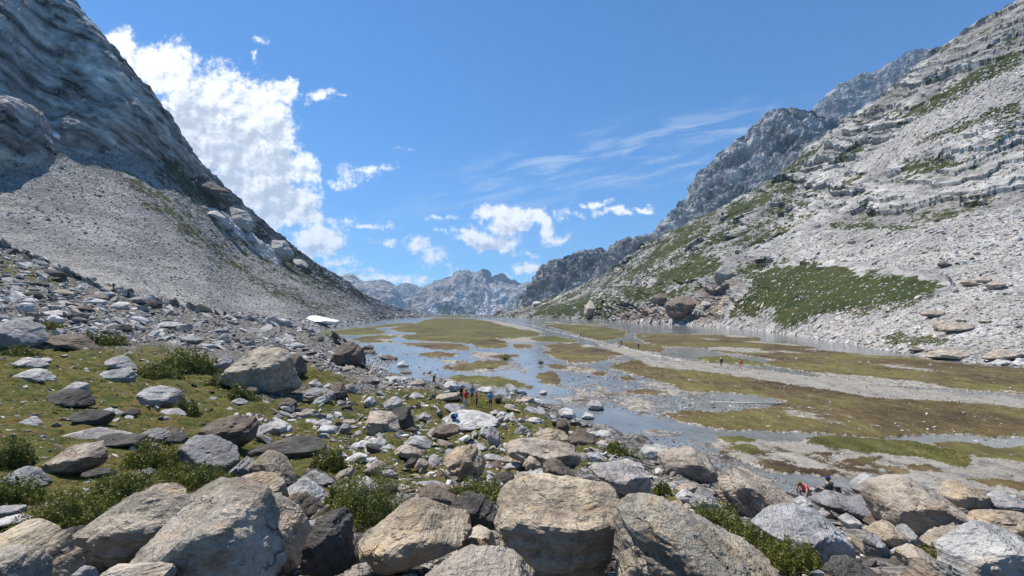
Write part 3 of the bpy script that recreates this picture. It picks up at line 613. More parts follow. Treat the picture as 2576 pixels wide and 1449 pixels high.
SANDS = [C_([(520,135),(720,98),(1100,120),(1150,103),(1500,108),(1900,142),(2100,172),(2300,228),(2800,258),(2800,500),(2300,450),(2000,410),(1700,370),(1300,360),(1100,325),(900,325),(750,260),(620,210)]),
 A_([(1040,865),(1160,880),(1300,905),(1450,935),(1600,965),(1560,975),(1400,955),(1250,940),(1130,915),(1060,890)]),
 A_([(1010,1020),(1250,1025),(1400,1000),(1500,990),(1560,990),(1500,1005),(1430,1020),(1480,1045),(1350,1045),(1230,1055),(1000,1035)]),
 A_([(1900,1050),(2000,1060),(2300,1130),(2600,1170),(2600,1250),(2400,1230),(2200,1170),(2100,1140),(1950,1085)]),
 B_([(560,460),(800,515),(1000,545),(1250,570),(1500,610),(1800,655),(2200,690),(2800,740),(2900,830),(2576,775),(2200,745),(1800,715),(1600,685),(1400,655),(1200,630),(1000,610),(850,570),(700,535),(540,490)])]
GRAVELS = [C_([(480,130),(720,95),(1100,118),(1150,100),(1500,105),(1900,140),(2100,170),(2300,225),(2800,255),(2800,520),(2300,480),(2000,440),(1700,390),(1300,375),(1100,335),(900,335),(750,265),(600,210)]),
 B_([(560,740),(620,725),(700,740),(740,770),(690,790),(600,780)]), B_([(660,880),(740,868),(850,890),(880,910),(760,920),(690,900)]), B_([(1300,740),(1500,690),(1900,740),(1800,800),(1400,790)]),
 A_([(1290,1240),(1340,1225),(1410,1255),(1400,1285),(1340,1280)]), A_([(1180,1165),(1300,1165),(1340,1190),(1260,1200)]), A_([(1650,1200),(1850,1230),(1950,1270),(1900,1330),(1700,1300)]),
 A_([(1700,1380),(2000,1330),(2300,1330),(2562,1380),(2562,1449),(1750,1449)])]
CHANNELS = [C_([(200,20),(400,35),(520,55),(900,62),(1300,75),(1520,98),(1300,92),(1100,112),(900,105),(600,85),(470,120),(350,90)]),
 C_([(1500,98),(1700,95),(1950,80),(2150,90),(2576,115),(2576,140),(2200,125),(1950,140),(1700,118)]), A_([(560,858),(1000,853),(1160,862),(1300,893),(1540,950),(1820,1018),(1900,1040),(1880,1050),(1800,1050),(1600,985),(1400,925),(1200,885),(1040,862),(640,872),(620,900),(580,905)])]
fu = ucols(620, 2640, 4.2, -100, 3200, 18); fv = np.concatenate([[791.2, 792.5], np.arange(794, 812, .5), np.arange(812, 870, .9), np.arange(870, 1000, 1.6), np.arange(1000, 1330, 2.4)])[::-1]
Ug, Vg = np.meshgrid(fu, fv, indexing='ij'); Yg = H * F / (Vg - VH); G = np.stack([Yg * (Ug - U0) / F, Yg, 0 * Yg], -1).reshape(-1, 3)
jv = np.stack([Ug.ravel() / 26, Vg.ravel() / 7, 0 * Ug.ravel()], -1); am = np.clip((Vg.ravel() - 790) / 120, .1, 1)
wu = Ug.ravel() + am * (12 * fbm(jv, 4) + 7 * fbm(jv * 5, 4, .6)); wv = Vg.ravel() + am * (3.2 * fbm(jv + 40, 4) + 2.6 * fbm(jv * 5 + 9, 4, .6))
big_n = fbm(G / np.array([9, 14, 9]), 6, .58); fine_n = fbm(G / 1.3, 4, .6)
hgt = -.04 + .11 * big_n + .045 * fine_n
isl = np.full(wu.shape, -1e3); gre = np.zeros(wu.shape); grow = 1.2 + 4.6 * smooth(1350, 1550, Ug.ravel()) * smooth(800, 860, Vg.ravel()); sv_ = 2.2
for g_, pl in ISLES:
    d_ = sdf(pl, wu, wv, sv_); gre = np.where(d_ > np.maximum(isl, -6), g_, gre); isl = np.maximum(isl, d_)
isl = isl + grow * (isl > -60)
def uni(L):
    o_ = np.full(wu.shape, -1e3)
    for pl in L: o_ = np.maximum(o_, sdf(pl, wu, wv, sv_))
    return o_
sa, gr_, ch = uni(SANDS), uni(GRAVELS), uni(CHANNELS)
wl = smooth(1230, 1000, Ug.ravel()) * smooth(1010, 960, Vg.ravel())                                # left basin: mostly open water
far_w = smooth(2.0, -2.0, Vg.ravel() - (805 + (Ug.ravel() - 1330) * .072)) * (Ug.ravel() > 1330)     # pool below the right slope
hgt -= .02 * wl + .3 * far_w
hgt = np.maximum(hgt, -.3 + .33 * smooth(-4, 4, gr_) + .10 * big_n + .08 * fine_n)
hgt = np.maximum(hgt, -.3 + .38 * smooth(-3, 3, sa) + .06 * big_n + .06 * fine_n)
hgt = np.where(ch > -1, np.minimum(hgt, -.04 - .12 * smooth(-1, 2, ch) + .05 * fine_n), hgt)
hgt = np.maximum(hgt, -.3 + .46 * smooth(-5.0, 2.5, isl) + (.05 * big_n + .03 * fine_n))
G[:, 2] = np.clip(hgt, -.35, .5)
gmask = np.clip(smooth(-5, 5, isl) * .74, 0, 1); patchy = smooth(.15, .45, fbm(G / np.array([16, 24, 9]) + 30, 5)) ; gmask = np.where(isl > 0, np.clip(gmask - .50 * patchy * (gre < .55), 0, 1), gmask)
gmask = np.where((isl <= 0) & (hgt > .01), np.maximum(gmask, .50 * smooth(-.15, .4, fbm(G / np.array([7, 11, 9]) + 61, 6, .62)) * smooth(2, -2, sa - 0 * sa + np.where(Vg.ravel() > 1060, -90, 0))), gmask)
mk = np.stack([gmask, smooth(-2, 2, sa), gre, 0 * gre], -1)
tag(mesh_np('lake_flat', G, grid_faces(*Ug.shape), M_FLAT, True, {'mask': mk}), kind='structure')
tag(mesh_np('shallow_water', [(-900, 14, 0), (700, 14, 0), (1200, 1400, 0), (-900, 1400, 0)], [(0, 1, 2, 3)], M_WATER), kind='structure')
# valley floor beyond the lip of the lake, out to the far range
vx = np.linspace(-9000, 9000, 80); vy = np.geomspace(1000, 9000, 50); VX, VY = np.meshgrid(vx, vy, indexing='ij'); VZ = -8 - (VY - 1000) * .16 + 25 * fbm(np.stack([VX.ravel(), VY.ravel(), 0 * VX.ravel()], -1) / 500, 4).reshape(VX.shape) * smooth(1000, 1500, VY); VZ = np.maximum(VZ, -640)
tag(mesh_np('valley_floor', np.stack([VX, VY, VZ], -1).reshape(-1, 3), grid_faces(80, 50), M_FAR, True, {'mask': np.tile([.7, 0, .5, 0], (VX.size, 1))}), kind='structure')

# ================================================================ boulders
def F_(l): return [(x / 3.0, 1022.2 + y / 3.0) for x, y in l]
def G_(l): return [(766.7 + x / 2.88, 1065.7 + y / 2.88) for x, y in l]
def M_(l): return [(766.7 + x / 2.688, 830.6 + y / 2.688) for x, y in l]
def L_(l): return [(x / 3.0, 702.8 + y / 3.0) for x, y in l]
def K_(l): return [(1277.8 + x / 4.032, 575 + y / 4.032) for x, y in l]
def N_(l): return [(255.6 + x / 2.062, y / 2.062) for x, y in l]
def Q_(l): return [(1916.7 + x / 3.907, 638.9 + y / 3.907) for x, y in l]
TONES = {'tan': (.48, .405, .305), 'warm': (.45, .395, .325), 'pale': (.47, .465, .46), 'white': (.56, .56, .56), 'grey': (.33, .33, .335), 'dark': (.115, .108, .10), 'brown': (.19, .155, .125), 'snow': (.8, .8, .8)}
def hull(pts):
    pts = sorted(set(pts))
    def half(ps):
        o = []
        for p in ps:
            while len(o) > 1 and (o[-1][0]-o[-2][0])*(p[1]-o[-2][1]) - (o[-1][1]-o[-2][1])*(p[0]-o[-2][0]) <= 0: o.pop()
            o.append(p)
        return o
    a = half(pts); b = half(pts[::-1]); return a[:-1] + b[:-1]
ICO = {}
def ico(n):
    if n not in ICO:
        bm = bmesh.new(); bmesh.ops.create_icosphere(bm, subdivisions=n, radius=1); bm.verts.ensure_lookup_table()
        ICO[n] = (np.array([v.co[:] for v in bm.verts]), np.array([[v.index for v in f.verts] for f in bm.faces])); bm.free()
    return ICO[n]
PLACED = []          # (u, v, radius, phrase)
NOBJ = [0]
def surf_y(u, v, on):
    if on == 'hill': return HILL.lookup(u, v)
    if on == 'flat': return H * F / (v - VH)
    if on == 'right': return RIGHT.lookup(u, v, 4)
    if isinstance(on, (int, float)): return on
    if on == 'left': return LEFT.lookup(u, v, 4)
def boulder(pts, tone, label, on='hill', seed=None, layer=.5, ln=None, deep=.45, top=None, group=None, cat='boulder', name='boulder', mat=None, land=None, ext=0, sub=None, lift=0):
    r = np.random.default_rng(seed if seed is not None else int(abs(pts[0][0] * 7 + pts[0][1] * 13)) + len(pts))
    hp = hull([(round(a, 2), round(b, 2)) for a, b in pts]); A = np.array(hp); u0, v0 = A.min(0); u1, v1 = A.max(0)
    w, h = u1 - u0, v1 - v0; uc, vc = (u0 + u1) / 2, (v0 + v1) / 2
    y = surf_y(uc, v1 + ext, on); dpx = (min(deep, .36) if on == 'hill' and vc > 1120 and deep <= .55 else deep) * math.sqrt(w * h)
    if on == 'flat': y = min(y, 900)
    yc = y + (.75 if on in ('hill', 'flat') else .25) * dpx * y / F
    s_ = yc / F; dd = dpx * s_
    # cut planes: outline of the block, a sloping top, two fronts and a back
    n_, d_ = [], []
    m = len(hp)
    for i in range(m):
        a = np.array([(A[i][0] - uc) * s_, 0, (vc - A[i][1]) * s_]); b = np.array([(A[(i+1) % m][0] - uc) * s_, 0, (vc - A[(i+1) % m][1]) * s_])
        e = b - a
        if np.linalg.norm(e) < .02 * (w + h) * s_: continue
        nn = np.array([e[2], 0, -e[0]]); nn /= np.linalg.norm(nn)
        if nn @ ((a + b) / 2) < 0: nn = -nn
        if nn[2] > 0: ty = -(.10 + .22 * nn[2]) * (.6 + .8 * r.random()); off = .45 * nn[2]
        else: ty = -.25 * r.random() - .12; off = -.1
        nn = nn + np.array([0, ty, 0]); nn /= np.linalg.norm(nn); q = (a + b) / 2 + np.array([0, off * dd, 0]); di = nn @ q
        n_.append(nn); d_.append(max(di, .12 * min(w, h) * s_))
    sx, sz = w * s_ / 2, h * s_ / 2
    tf = max(.06, (top if top is not None else r.uniform(.3, .5)) - 1.3 * dd * max(0, vc - VH) / F / (2 * sz))        # how far down the outline the sunlit top reaches
    nn = np.array([r.uniform(-.22, .22), -tf * 2 * sz, 1.3 * dd]); nn /= np.linalg.norm(nn); n_.append(nn); d_.append(max(nn @ np.array([0, .6 * dd, sz]), .15 * sz))
    for (fx, fz, k) in ((r.uniform(.2, .6), r.uniform(-.3, .05), .84), (-r.uniform(.2, .7), r.uniform(-.3, .1), .88), (r.uniform(-.2, .2), -.45, .93)):
        nn = np.array([fx, -1, fz]); nn /= np.linalg.norm(nn); n_.append(nn); d_.append(k * (abs(nn[0]) * sx * .45 + abs(nn[1]) * dd + abs(nn[2]) * sz * .4))
    for _ in range(5):
        nn = r.normal(size=3) * (1, .8, .8); nn /= np.linalg.norm(nn); n_.append(nn); d_.append(math.sqrt((nn[0]*sx)**2 + (nn[1]*dd)**2 + (nn[2]*sz)**2) * r.uniform(1.0, 1.22))
    n_.append(np.array([0, 1, 0])); d_.append(dd); n_.append(np.array([0, 0, -1.])); d_.append(sz + .2 * dd)
    N = np.array(n_); D = np.array(d_)
    size = math.sqrt(w * h)
    sub = sub or (5 if size > 110 else 4 if size > 38 else 3)
    dirs, faces = ico(sub); SD = dirs * (sx, dd, sz)
    t = np.maximum((SD @ N.T) / D, 1e-4); pw = 70
    t = 1 / ((t ** pw).sum(1) ** (1 / pw)); P = SD * t[:, None]
    # bedding direction and broken ledges
    if ln is None: ln = (r.uniform(-.5, .5), r.uniform(-.5, .1), 1)
    q_ = Vector(ln).normalized().rotation_difference(Vector((0, 0, 1))); Rm = np.array(q_.to_matrix()); Lc = P @ Rm.T
    sz_ = (sx * dd * sz) ** (1 / 3) * 2; S0 = r.uniform(0, 90)
    th = sz_ * .11; zz = Lc[:, 2] / th + 1.2 * perlin(P / sz_ * 1.5 + S0); c = np.floor(zz)
    led = np.sin(c * 78.2 + S0) * .5 + .45 * perlin(np.stack([c * 5.1, Lc[:, 0] / sz_ * 2.2, Lc[:, 1] / sz_ * 2.2], -1) + S0)
    ch_ = fbm(P / sz_ * 1.6 + S0, 3)
    disp = sz_ * (layer * .045 * led + .038 * ch_ - .045 * np.maximum(0, fbm(P / sz_ * 3.1 + S0 + 7, 3, .5, True)) + .02 * fbm(P / sz_ * 9 + S0, 4, .6))
    P = P * (1 + (disp / (np.linalg.norm(P, axis=1) + 1e-6)))[:, None]
    for _ in range(9 if sub >= 4 else 5):                # chips knocked off the edges leave small crisp facets
        i = int(r.integers(len(P))); nn = P[i] / np.array([sx, dd, sz]) ** 1.2; nn /= np.linalg.norm(nn); nn = nn + r.normal(0, .35, 3); nn /= np.linalg.norm(nn)
        q = P @ nn; di = q.max() * (1 - r.uniform(.02, .07)); kx = q > di; P[kx] *= (di / q[kx])[:, None]
    ctr = np.array([yc * (uc - U0) / F, yc, H + yc * (VH - vc) / F + lift]); base = ctr + (0, 0, -sz)
    Pl = (P - (0, 0, -sz)) @ Rm.T
    o = mesh_np(name, Pl, faces, mat or M_ROCK, False)
    o.location = base; o.rotation_mode = 'QUATERNION'; o.rotation_quaternion = q_.inverted()
    tc_ = np.array(TONES[tone]) * r.uniform(.88, 1.1) * (1 + r.uniform(-.015, .015, 3)); o.color = (*np.clip(tc_, 0, 1), 1)
    tag(o, label, cat, group); NOBJ[0] += 1
    PLACED.append((uc, vc, size, land, o.name))
    return o
def edge_ext(pts): return [(u, v if v < 1446 else v + 40) for u, v in pts]
GB = 'boulders tumbled over the valley side'
HERO = [
 (F_([(1030,1300),(1040,1150),(1080,1010),(1300,870),(1500,780),(1640,780),(1810,670),(1870,800),(1900,880),(1960,1050),(2040,1230),(2030,1300)]), 'warm', 'huge pale tan block with long sloping face and cracked underside at the lower left', dict(layer=.4, ln=(.5,-.2,1), land='the huge cracked tan block', ext=50)),
 (F_([(600,900),(700,850),(1000,690),(1200,650),(1370,635),(1385,700),(1360,830),(1080,1020),(1040,1180),(900,1230),(680,1200),(610,1050)]), 'warm', 'long grey-brown boulder slanting up to the right, left of the huge cracked tan block', dict(ln=(.4,-.2,1), land='the long slanting boulder')),
 (F_([(1405,660),(1460,590),(1560,578),(1760,590),(1820,690),(1640,830),(1450,830)]), 'warm', 'round-topped beige boulder wedged behind the top of the huge cracked tan block', dict(layer=.2)),
 (F_([(1870,820),(1900,760),(1990,718),(2060,760),(2200,880),(2230,950),(2280,1180),(2200,1250),(2060,1150),(1960,1000)]), 'warm', 'pointed beige boulder with a black crack, right of the huge cracked tan block', dict(ln=(1,0,.4))),
 (F_([(1730,560),(1820,505),(1900,520),(2110,580),(2140,650),(2060,760),(1930,720),(1820,680)]), 'tan', 'rounded tan boulder with wavy dark bands above the pointed beige boulder', dict(layer=.8)),
 (F_([(1910,430),(1980,360),(2080,390),(2180,500),(2220,580),(2190,600),(2060,580),(1940,500)]), 'tan', 'barrel-shaped rock with long parallel grooves tilted down to the right', dict(layer=1.2, ln=(.75,-.2,.75), land='the grooved barrel-shaped rock')),
 (F_([(1700,515),(1850,390),(1900,430),(1920,520),(1850,570)]), 'grey', 'narrow striped slab propped against the grooved barrel-shaped rock', dict(layer=1.2, ln=(-.7,-.1,.6))),
 (F_([(1370,290),(1450,228),(1560,290),(1800,400),(1700,510),(1560,515),(1390,470)]), 'grey', 'light grey pyramid boulder sloping down to the right on the turf', dict(layer=.2, land='the light grey pyramid boulder')),
 (F_([(1530,200),(1560,130),(1720,100),(1850,120),(1900,160),(1900,250),(1780,310),(1690,330),(1540,240)]), 'brown', 'dark brown layered block on the turf above the light grey pyramid boulder', dict(layer=1, ln=(-.4,-.3,.9), land='the dark brown layered block')),
 (F_([(1905,180),(2100,110),(2150,110),(2150,190),(2040,230),(1910,245)]), 'pale', 'smooth pale wedge of rock right of the dark brown layered block', dict(layer=.1)),
 (F_([(1850,300),(1960,255),(2240,260),(2450,290),(2420,350),(2300,390),(2100,390),(1900,370)]), 'dark', 'long low blackish slab of schist lying under the smooth pale wedge', dict(layer=1.2, land='the long blackish slab')),
 (F_([(340,430),(430,350),(560,310),(710,300),(780,370),(700,450),(560,510),(430,510),(350,460)]), 'warm', 'lens-shaped grey-brown boulder alone on the turf at the left', dict(layer=1, ln=(-.3,-.2,1), land='the lens-shaped boulder')),
 (F_([(460,195),(490,170),(620,175),(930,215),(700,260),(480,250)]), 'pale', 'flat pale grey slab tapering to the right on the turf at the left', dict(layer=.2, land='the flat pale slab')),
 (F_([(690,260),(760,225),(1050,235),(1080,280),(900,305),(700,290)]), 'dark', 'low dark rock right below the tip of the flat pale slab', dict(layer=1.1)),
 (F_([(1045,215),(1100,170),(1170,180),(1250,230),(1240,270),(1120,265)]), 'grey', 'mossy grey layered rock between the flat pale slab and the dark brown layered block', dict(layer=1, ln=(-.5,-.2,1))),
 (F_([(1240,250),(1300,205),(1390,230),(1395,275),(1260,290)]), 'dark', 'dark rounded rock at the foot of the dark brown layered block, on its left', dict()),
 (F_([(1210,180),(1250,160),(1330,185),(1330,210),(1220,215)]), 'brown', 'small brown pointed rock left of the dark brown layered block', dict()),
 (F_([(-40,985),(100,940),(150,1000),(240,1010),(330,1060),(540,1300),(-40,1300)]), 'tan', 'big tan boulder cut by the lower left corner of the view', dict(ext=40, land='the tan corner boulder')),
 (F_([(-40,1095),(60,1085),(180,1120),(330,1300),(-40,1300)]), 'warm', 'grey-beige boulder leaning in front of the tan corner boulder', dict(ext=90)),
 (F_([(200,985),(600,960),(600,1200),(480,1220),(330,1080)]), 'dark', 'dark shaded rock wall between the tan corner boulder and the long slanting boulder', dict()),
 (F_([(-40,765),(160,765),(170,800),(-40,860)]), 'grey', 'upper of two flat grey slabs at the left edge of the view', dict(layer=.3)),
 (F_([(-40,865),(230,815),(210,880),(-40,915)]), 'pale', 'lower of two flat grey slabs at the left edge of the view', dict(layer=.3)),
 (F_([(-20,490),(60,460),(120,480),(210,500),(320,590),(260,630),(120,560),(-20,540)]), 'grey', 'knobbly grey boulder among shrubs at the left edge, below the lens-shaped boulder', dict()),
 (F_([(600,510),(740,480),(845,475),(840,520),(700,550)]), 'dark', 'dark flat stone just right below the lens-shaped boulder', dict(layer=1)),
 (F_([(1040,500),(1100,470),(1190,510),(1180,540),(1060,530)]), 'grey', 'small grey stone peeping out of the shrubs left of the light grey pyramid boulder', dict()),
 (F_([(2240,560),(2290,490),(2420,545),(2500,570),(2400,610),(2220,610)]), 'grey', 'brown-grey flat rock right of the grooved barrel-shaped rock', dict(layer=1)),
 (F_([(2140,650),(2260,575),(2340,570),(2420,660),(2360,750),(2280,700)]), 'white', 'whitish rough boulder left of the big green shrub in front', dict(layer=.2)),
 (F_([(2100,760),(2170,690),(2250,670),(2380,790),(2330,850),(2220,870),(2110,790)]), 'brown', 'dark brown boulder below the whitish rough boulder', dict()),
 (F_([(560,1250),(600,1215),(700,1240),(720,1300),(560,1300)]), 'grey', 'dull grey stone in the gap below the long slanting boulder', dict(ext=30)),
 (F_([(700,1290),(760,1250),(960,1240),(1240,1255),(1260,1310),(700,1310)]), 'warm', 'broad low rock at the bottom edge under the huge cracked tan block', dict(ext=90)),
 (G_([(-20,1080),(0,900),(30,790),(60,735),(220,670),(290,745),(310,960),(310,1060)]), 'dark', 'dark upright block with a white lichen patch, lower middle left', dict(layer=.5, ext=40, land='the dark block with white lichen')),
 (G_([(210,700),(240,690),(330,780),(300,840),(220,760)]), 'tan', 'small tan block behind the dark block with white lichen', dict()),
 (G_([(300,840),(340,835),(400,860),(390,1050),(310,1050)]), 'warm', 'narrow sunlit beige slab between the dark lichened block and the big rounded tan boulder', dict()),
 (G_([(380,930),(430,860),(560,760),(700,670),(850,640),(1050,620),(1060,690),(1200,760),(1180,830),(1000,930),(900,960),(780,1010),(560,1060),(420,1030)]), 'tan', 'big rounded tan boulder with two long folds, left of the largest boulder', dict(layer=.7, ln=(-.5,-.3,1), ext=25, land='the big rounded tan boulder')),
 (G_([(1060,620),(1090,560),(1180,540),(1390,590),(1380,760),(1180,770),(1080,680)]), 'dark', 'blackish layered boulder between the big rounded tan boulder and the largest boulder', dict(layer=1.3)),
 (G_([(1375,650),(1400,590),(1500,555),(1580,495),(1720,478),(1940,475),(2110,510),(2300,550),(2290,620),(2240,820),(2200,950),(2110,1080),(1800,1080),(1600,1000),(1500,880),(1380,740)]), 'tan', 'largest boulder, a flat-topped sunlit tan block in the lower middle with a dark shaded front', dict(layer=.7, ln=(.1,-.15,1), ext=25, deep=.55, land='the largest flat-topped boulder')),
 (G_([(2240,830),(2300,620),(2340,570),(2430,545),(2480,600),(2500,660),(2390,760),(2360,860)]), 'tan', 'upright tan slab squeezed against the right side of the largest boulder', dict(layer=.3)),
 (G_([(1030,960),(1150,830),(1330,750),(1370,880),(1390,920),(1250,990),(1110,1000)]), 'warm', 'pyramid-shaped beige rock in the gap left of the largest boulder', dict(ext=15, land='the small beige pyramid')),
 (G_([(1110,900),(1150,870),(1240,865),(1330,910),(1370,950),(1280,1010),(1120,1010)]), 'tan', 'small blocky tan rock in front of the beige pyramid', dict(ext=25)),
 (G_([(1390,880),(1440,860),(1480,940),(1440,960),(1395,930)]), 'tan', 'small sunlit tan stone under the left overhang of the largest boulder', dict(ext=15)),
 (G_([(1290,990),(1360,945),(1430,950),(1480,1010),(1400,1040)]), 'brown', 'brown stone at the foot of the beige pyramid, on its right', dict(ext=30)),
 (G_([(590,1130),(650,1050),(850,1000),(1000,1005),(1350,1010),(1550,1040),(1660,1130)]), 'warm', 'smooth grey hump of rock at the bottom edge, lower middle', dict(layer=.2, ext=90, land='the smooth grey hump')),
 (G_([(270,1100),(330,1060),(440,1045),(470,1075),(420,1110)]), 'warm', 'light stone at the bottom edge left of the smooth grey hump', dict(ext=40)),
 (G_([(1480,1010),(1560,1030),(1660,1090),(1600,1110),(1480,1050)]), 'tan', 'row-end tan stone at the bottom edge right of the smooth grey hump', dict(ext=40)),
 (G_([(1020,290),(1120,200),(1200,170),(1210,210),(1290,250),(1300,290),(1270,370),(1230,400),(1120,430),(1040,430)]), 'tan', 'split tan block with steeply tilted layers standing behind the big green shrub', dict(layer=1.4, ln=(-.55,-.2,.75), land='the split layered tan block')),
 (G_([(820,480),(960,470),(1080,520),(1090,600),(960,620),(860,620)]), 'brown', 'brown layered block right of the big green shrub', dict(layer=1.3)),
 (G_([(810,440),(960,430),(1120,445),(1060,470),(830,470)]), 'grey', 'thin flat grey slab lying on top of the brown layered block', dict(layer=1, sub=4)),
 (G_([(1450,190),(1540,140),(1700,150),(1900,160),(2000,220),(1990,290),(1940,340),(1850,340),(1700,270),(1500,250)]), 'warm', 'long grey-brown block like a bench with a dark shaded front, near the stream', dict(layer=.9, land='the long bench-like block')),
 (G_([(1640,130),(1680,70),(1800,50),(1910,90),(1910,150),(1800,150)]), 'tan', 'beige layered rock stacked behind the long bench-like block', dict(layer=1.2)),
 (G_([(1910,100),(1990,65),(2100,100),(2145,150),(2090,200),(1980,200),(1920,160)]), 'brown', 'brown rounded boulder at the right end of the long bench-like block', dict(layer=.6)),
 (G_([(1600,290),(1630,245),(1700,245),(1725,340),(1640,360),(1600,340)]), 'warm', 'squat cube of layered rock in front of the long bench-like block', dict(layer=1.1)),
 (G_([(1745,310),(1790,272),(1850,290),(1900,350),(1990,430),(1900,450),(1820,420),(1750,370)]), 'brown', 'tilted brown banded rock in front of the right half of the long bench-like block', dict(layer=1.2, ln=(.5,-.2,.8))),
 (G_([(1600,380),(1640,350),(1740,345),(1770,400),(1690,440),(1610,430)]), 'white', 'bright white stone behind the largest boulder', dict(layer=.2)),
 (G_([(1610,455),(1680,430),(1760,440),(1770,475),(1640,490)]), 'dark', 'dark stone under the bright white stone', dict()),
 (G_([(2090,350),(2110,325),(2400,310),(2490,330),(2500,380),(2500,520),(2440,570),(2370,500),(2200,450)]), 'pale', 'pale block with a black right-hand face behind the largest boulder', dict(layer=.5, land='the pale block with a black face')),
 (G_([(2240,310),(2330,285),(2450,300),(2490,340),(2300,345)]), 'white', 'white stone lying on top of the pale block with a black face', dict(lift=.1)),
 (G_([(1950,440),(2040,430),(2180,490),(2210,530),(2060,510),(1950,470)]), 'warm', 'low grey slab just behind the top edge of the largest boulder', dict(layer=.4)),
 (G_([(2200,520),(2260,450),(2330,440),(2400,500),(2390,550),(2290,550)]), 'warm', 'round grey stone in front of the pale block with a black face', dict()),
 (G_([(2050,240),(2060,210),(2130,220),(2180,260),(2170,295),(2070,280)]), 'white', 'small white cube-like stone by the stream right of the long bench-like block', dict(layer=.1)),
 (G_([(2080,70),(2130,55),(2200,60),(2230,90),(2120,110)]), 'white', 'white stone half on a turf islet at the edge of the stream', dict(layer=.2)),
 (G_([(330,160),(400,130),(470,150),(480,180),(400,205),(340,195)]), 'white', 'rounded white stone, first of three in a row left of the split layered tan block', dict(layer=.2)),
 (G_([(470,130),(530,105),(590,145),(560,180),(490,160)]), 'white', 'rounded white stone, second of three in a row left of the split layered tan block', dict(layer=.2)),
 (G_([(550,180),(610,155),(650,190),(630,220),(570,215)]), 'white', 'rounded white stone, third of three in a row left of the split layered tan block', dict(layer=.2)),
 (G_([(630,220),(700,170),(800,180),(860,230),(830,250),(700,240)]), 'warm', 'low beige rock like a turtle shell above the big green shrub', dict(layer=.8)),
 (G_([(710,150),(780,95),(850,110),(915,160),(910,190),(780,180)]), 'pale', 'pale grey rough boulder left of the split layered tan block, upslope', dict()),
 (G_([(450,320),(500,275),(560,290),(580,330),(500,360),(455,345)]), 'pale', 'pale stone split in two at the top left of the big green shrub', dict()),
 (G_([(720,310),(750,265),(810,255),(800,320),(740,325)]), 'dark', 'dark angular rock left of a beige wedge, above the big green shrub', dict()),
 (G_([(790,320),(830,250),(890,290),(890,340)]), 'warm', 'beige wedge-shaped rock above the big green shrub', dict()),
 (G_([(950,370),(1000,340),(1030,390),(1000,400),(940,395)]), 'brown', 'small brown rock at the left foot of the split layered tan block', dict()),
 (G_([(0,350),(60,340),(160,420),(210,430),(140,450),(0,440)]), 'dark', 'dark flat rock left of the big green shrub, upslope', dict(layer=1)),
 (G_([(0,480),(30,430),(120,530),(60,600),(0,590)]), 'white', 'whitish jagged rock touching the left side of the big green shrub', dict()),
 (G_([(1420,260),(1500,225),(1600,270),(1600,310),(1450,300)]), 'warm', 'smooth brown-grey rock left of the squat cube of layered rock', dict(layer=.3)),
 (G_([(1290,235),(1340,220),(1450,260),(1420,290),(1330,270)]), 'white', 'white sloping stone right of the split layered tan block', dict(layer=.1)),
 (G_([(1440,320),(1480,290),(1560,290),(1570,330),(1480,345)]), 'white', 'white flat stone left of the squat cube of layered rock, downslope', dict(layer=.1)),
 (C_([(0,1030),(0,640),(60,600),(150,590),(280,660),(420,700),(560,780),(800,900),(960,970),(1040,1040)]), 'warm', 'broad beige slab boulder sloping down to the right, right of the largest boulder', dict(layer=.8, ln=(.4,-.3,1), ext=50, land='the broad sloping beige slab')),
 (C_([(0,1030),(0,930),(80,930),(170,1030)]), 'tan', 'tan stone at the bottom edge in front of the broad sloping beige slab', dict(ext=80)),
 (C_([(-110,1030),(-60,900),(10,840),(60,900),(60,1030)]), 'tan', 'tan boulder at the bottom edge between the largest boulder and the broad sloping beige slab', dict(ext=80)),
 (C_([(190,240),(250,210),(400,180),(480,230),(540,300),(560,380),(480,390),(280,400),(200,370)]), 'warm', 'domed brownish boulder with rusty cracks at the stream bank', dict(layer=.7, ln=(.7,-.2,.5), land='the domed boulder at the stream bank')),
 (C_([(55,190),(90,155),(210,150),(260,210),(180,245),(70,230)]), 'pale', 'pale boulder sitting in the stream left of the domed boulder', dict(layer=.3)),
 (C_([(555,320),(690,305),(780,360),(900,430),(1060,520),(1160,600),(1000,615),(780,640),(650,600),(580,480)]), 'warm', 'long furrowed slab slanting down to the right, left of the crouching woman', dict(layer=1.4, ln=(.55,-.35,.75), land='the long furrowed slab')),
 (C_([(770,650),(900,610),(1100,605),(1280,650),(1400,740),(1420,850),(1300,950),(1150,900),(1000,800)]), 'white', 'big whitish boulder with an undercut dark base right of the heather shrubs', dict(layer=.5, land='the big whitish boulder')),
 (C_([(1210,490),(1260,460),(1400,500),(1560,560),(1570,610),(1480,635),(1400,600),(1230,530)]), 'grey', 'log-like layered grey rock in front of the seated man', dict(layer=1.3, ln=(.3,-.3,1), land='the log-like rock')),
 (C_([(1450,430),(1560,350),(1610,360),(1660,440),(1640,490),(1540,500)]), 'pale', 'pale wedge boulder right of the seated man at the water', dict(layer=.3, land='the pale wedge boulder')),
 (C_([(1640,480),(1750,430),(1870,390),(2000,460),(2150,560),(2250,620),(2200,690),(2000,720),(1860,740),(1720,680),(1640,620)]), 'warm', 'huge smooth grey-beige boulder at the right, taller than its neighbours', dict(layer=.4, land='the huge smooth boulder')),
 (C_([(2030,470),(2150,400),(2300,410),(2340,480),(2320,560),(2200,590),(2100,540)]), 'tan', 'tan banded boulder behind the right shoulder of the huge smooth boulder', dict(layer=.8)),
 (C_([(2340,520),(2500,500),(2620,530),(2620,600),(2400,595)]), 'grey', 'dark-banded layered rock at the right edge of the view', dict(layer=1.4)),
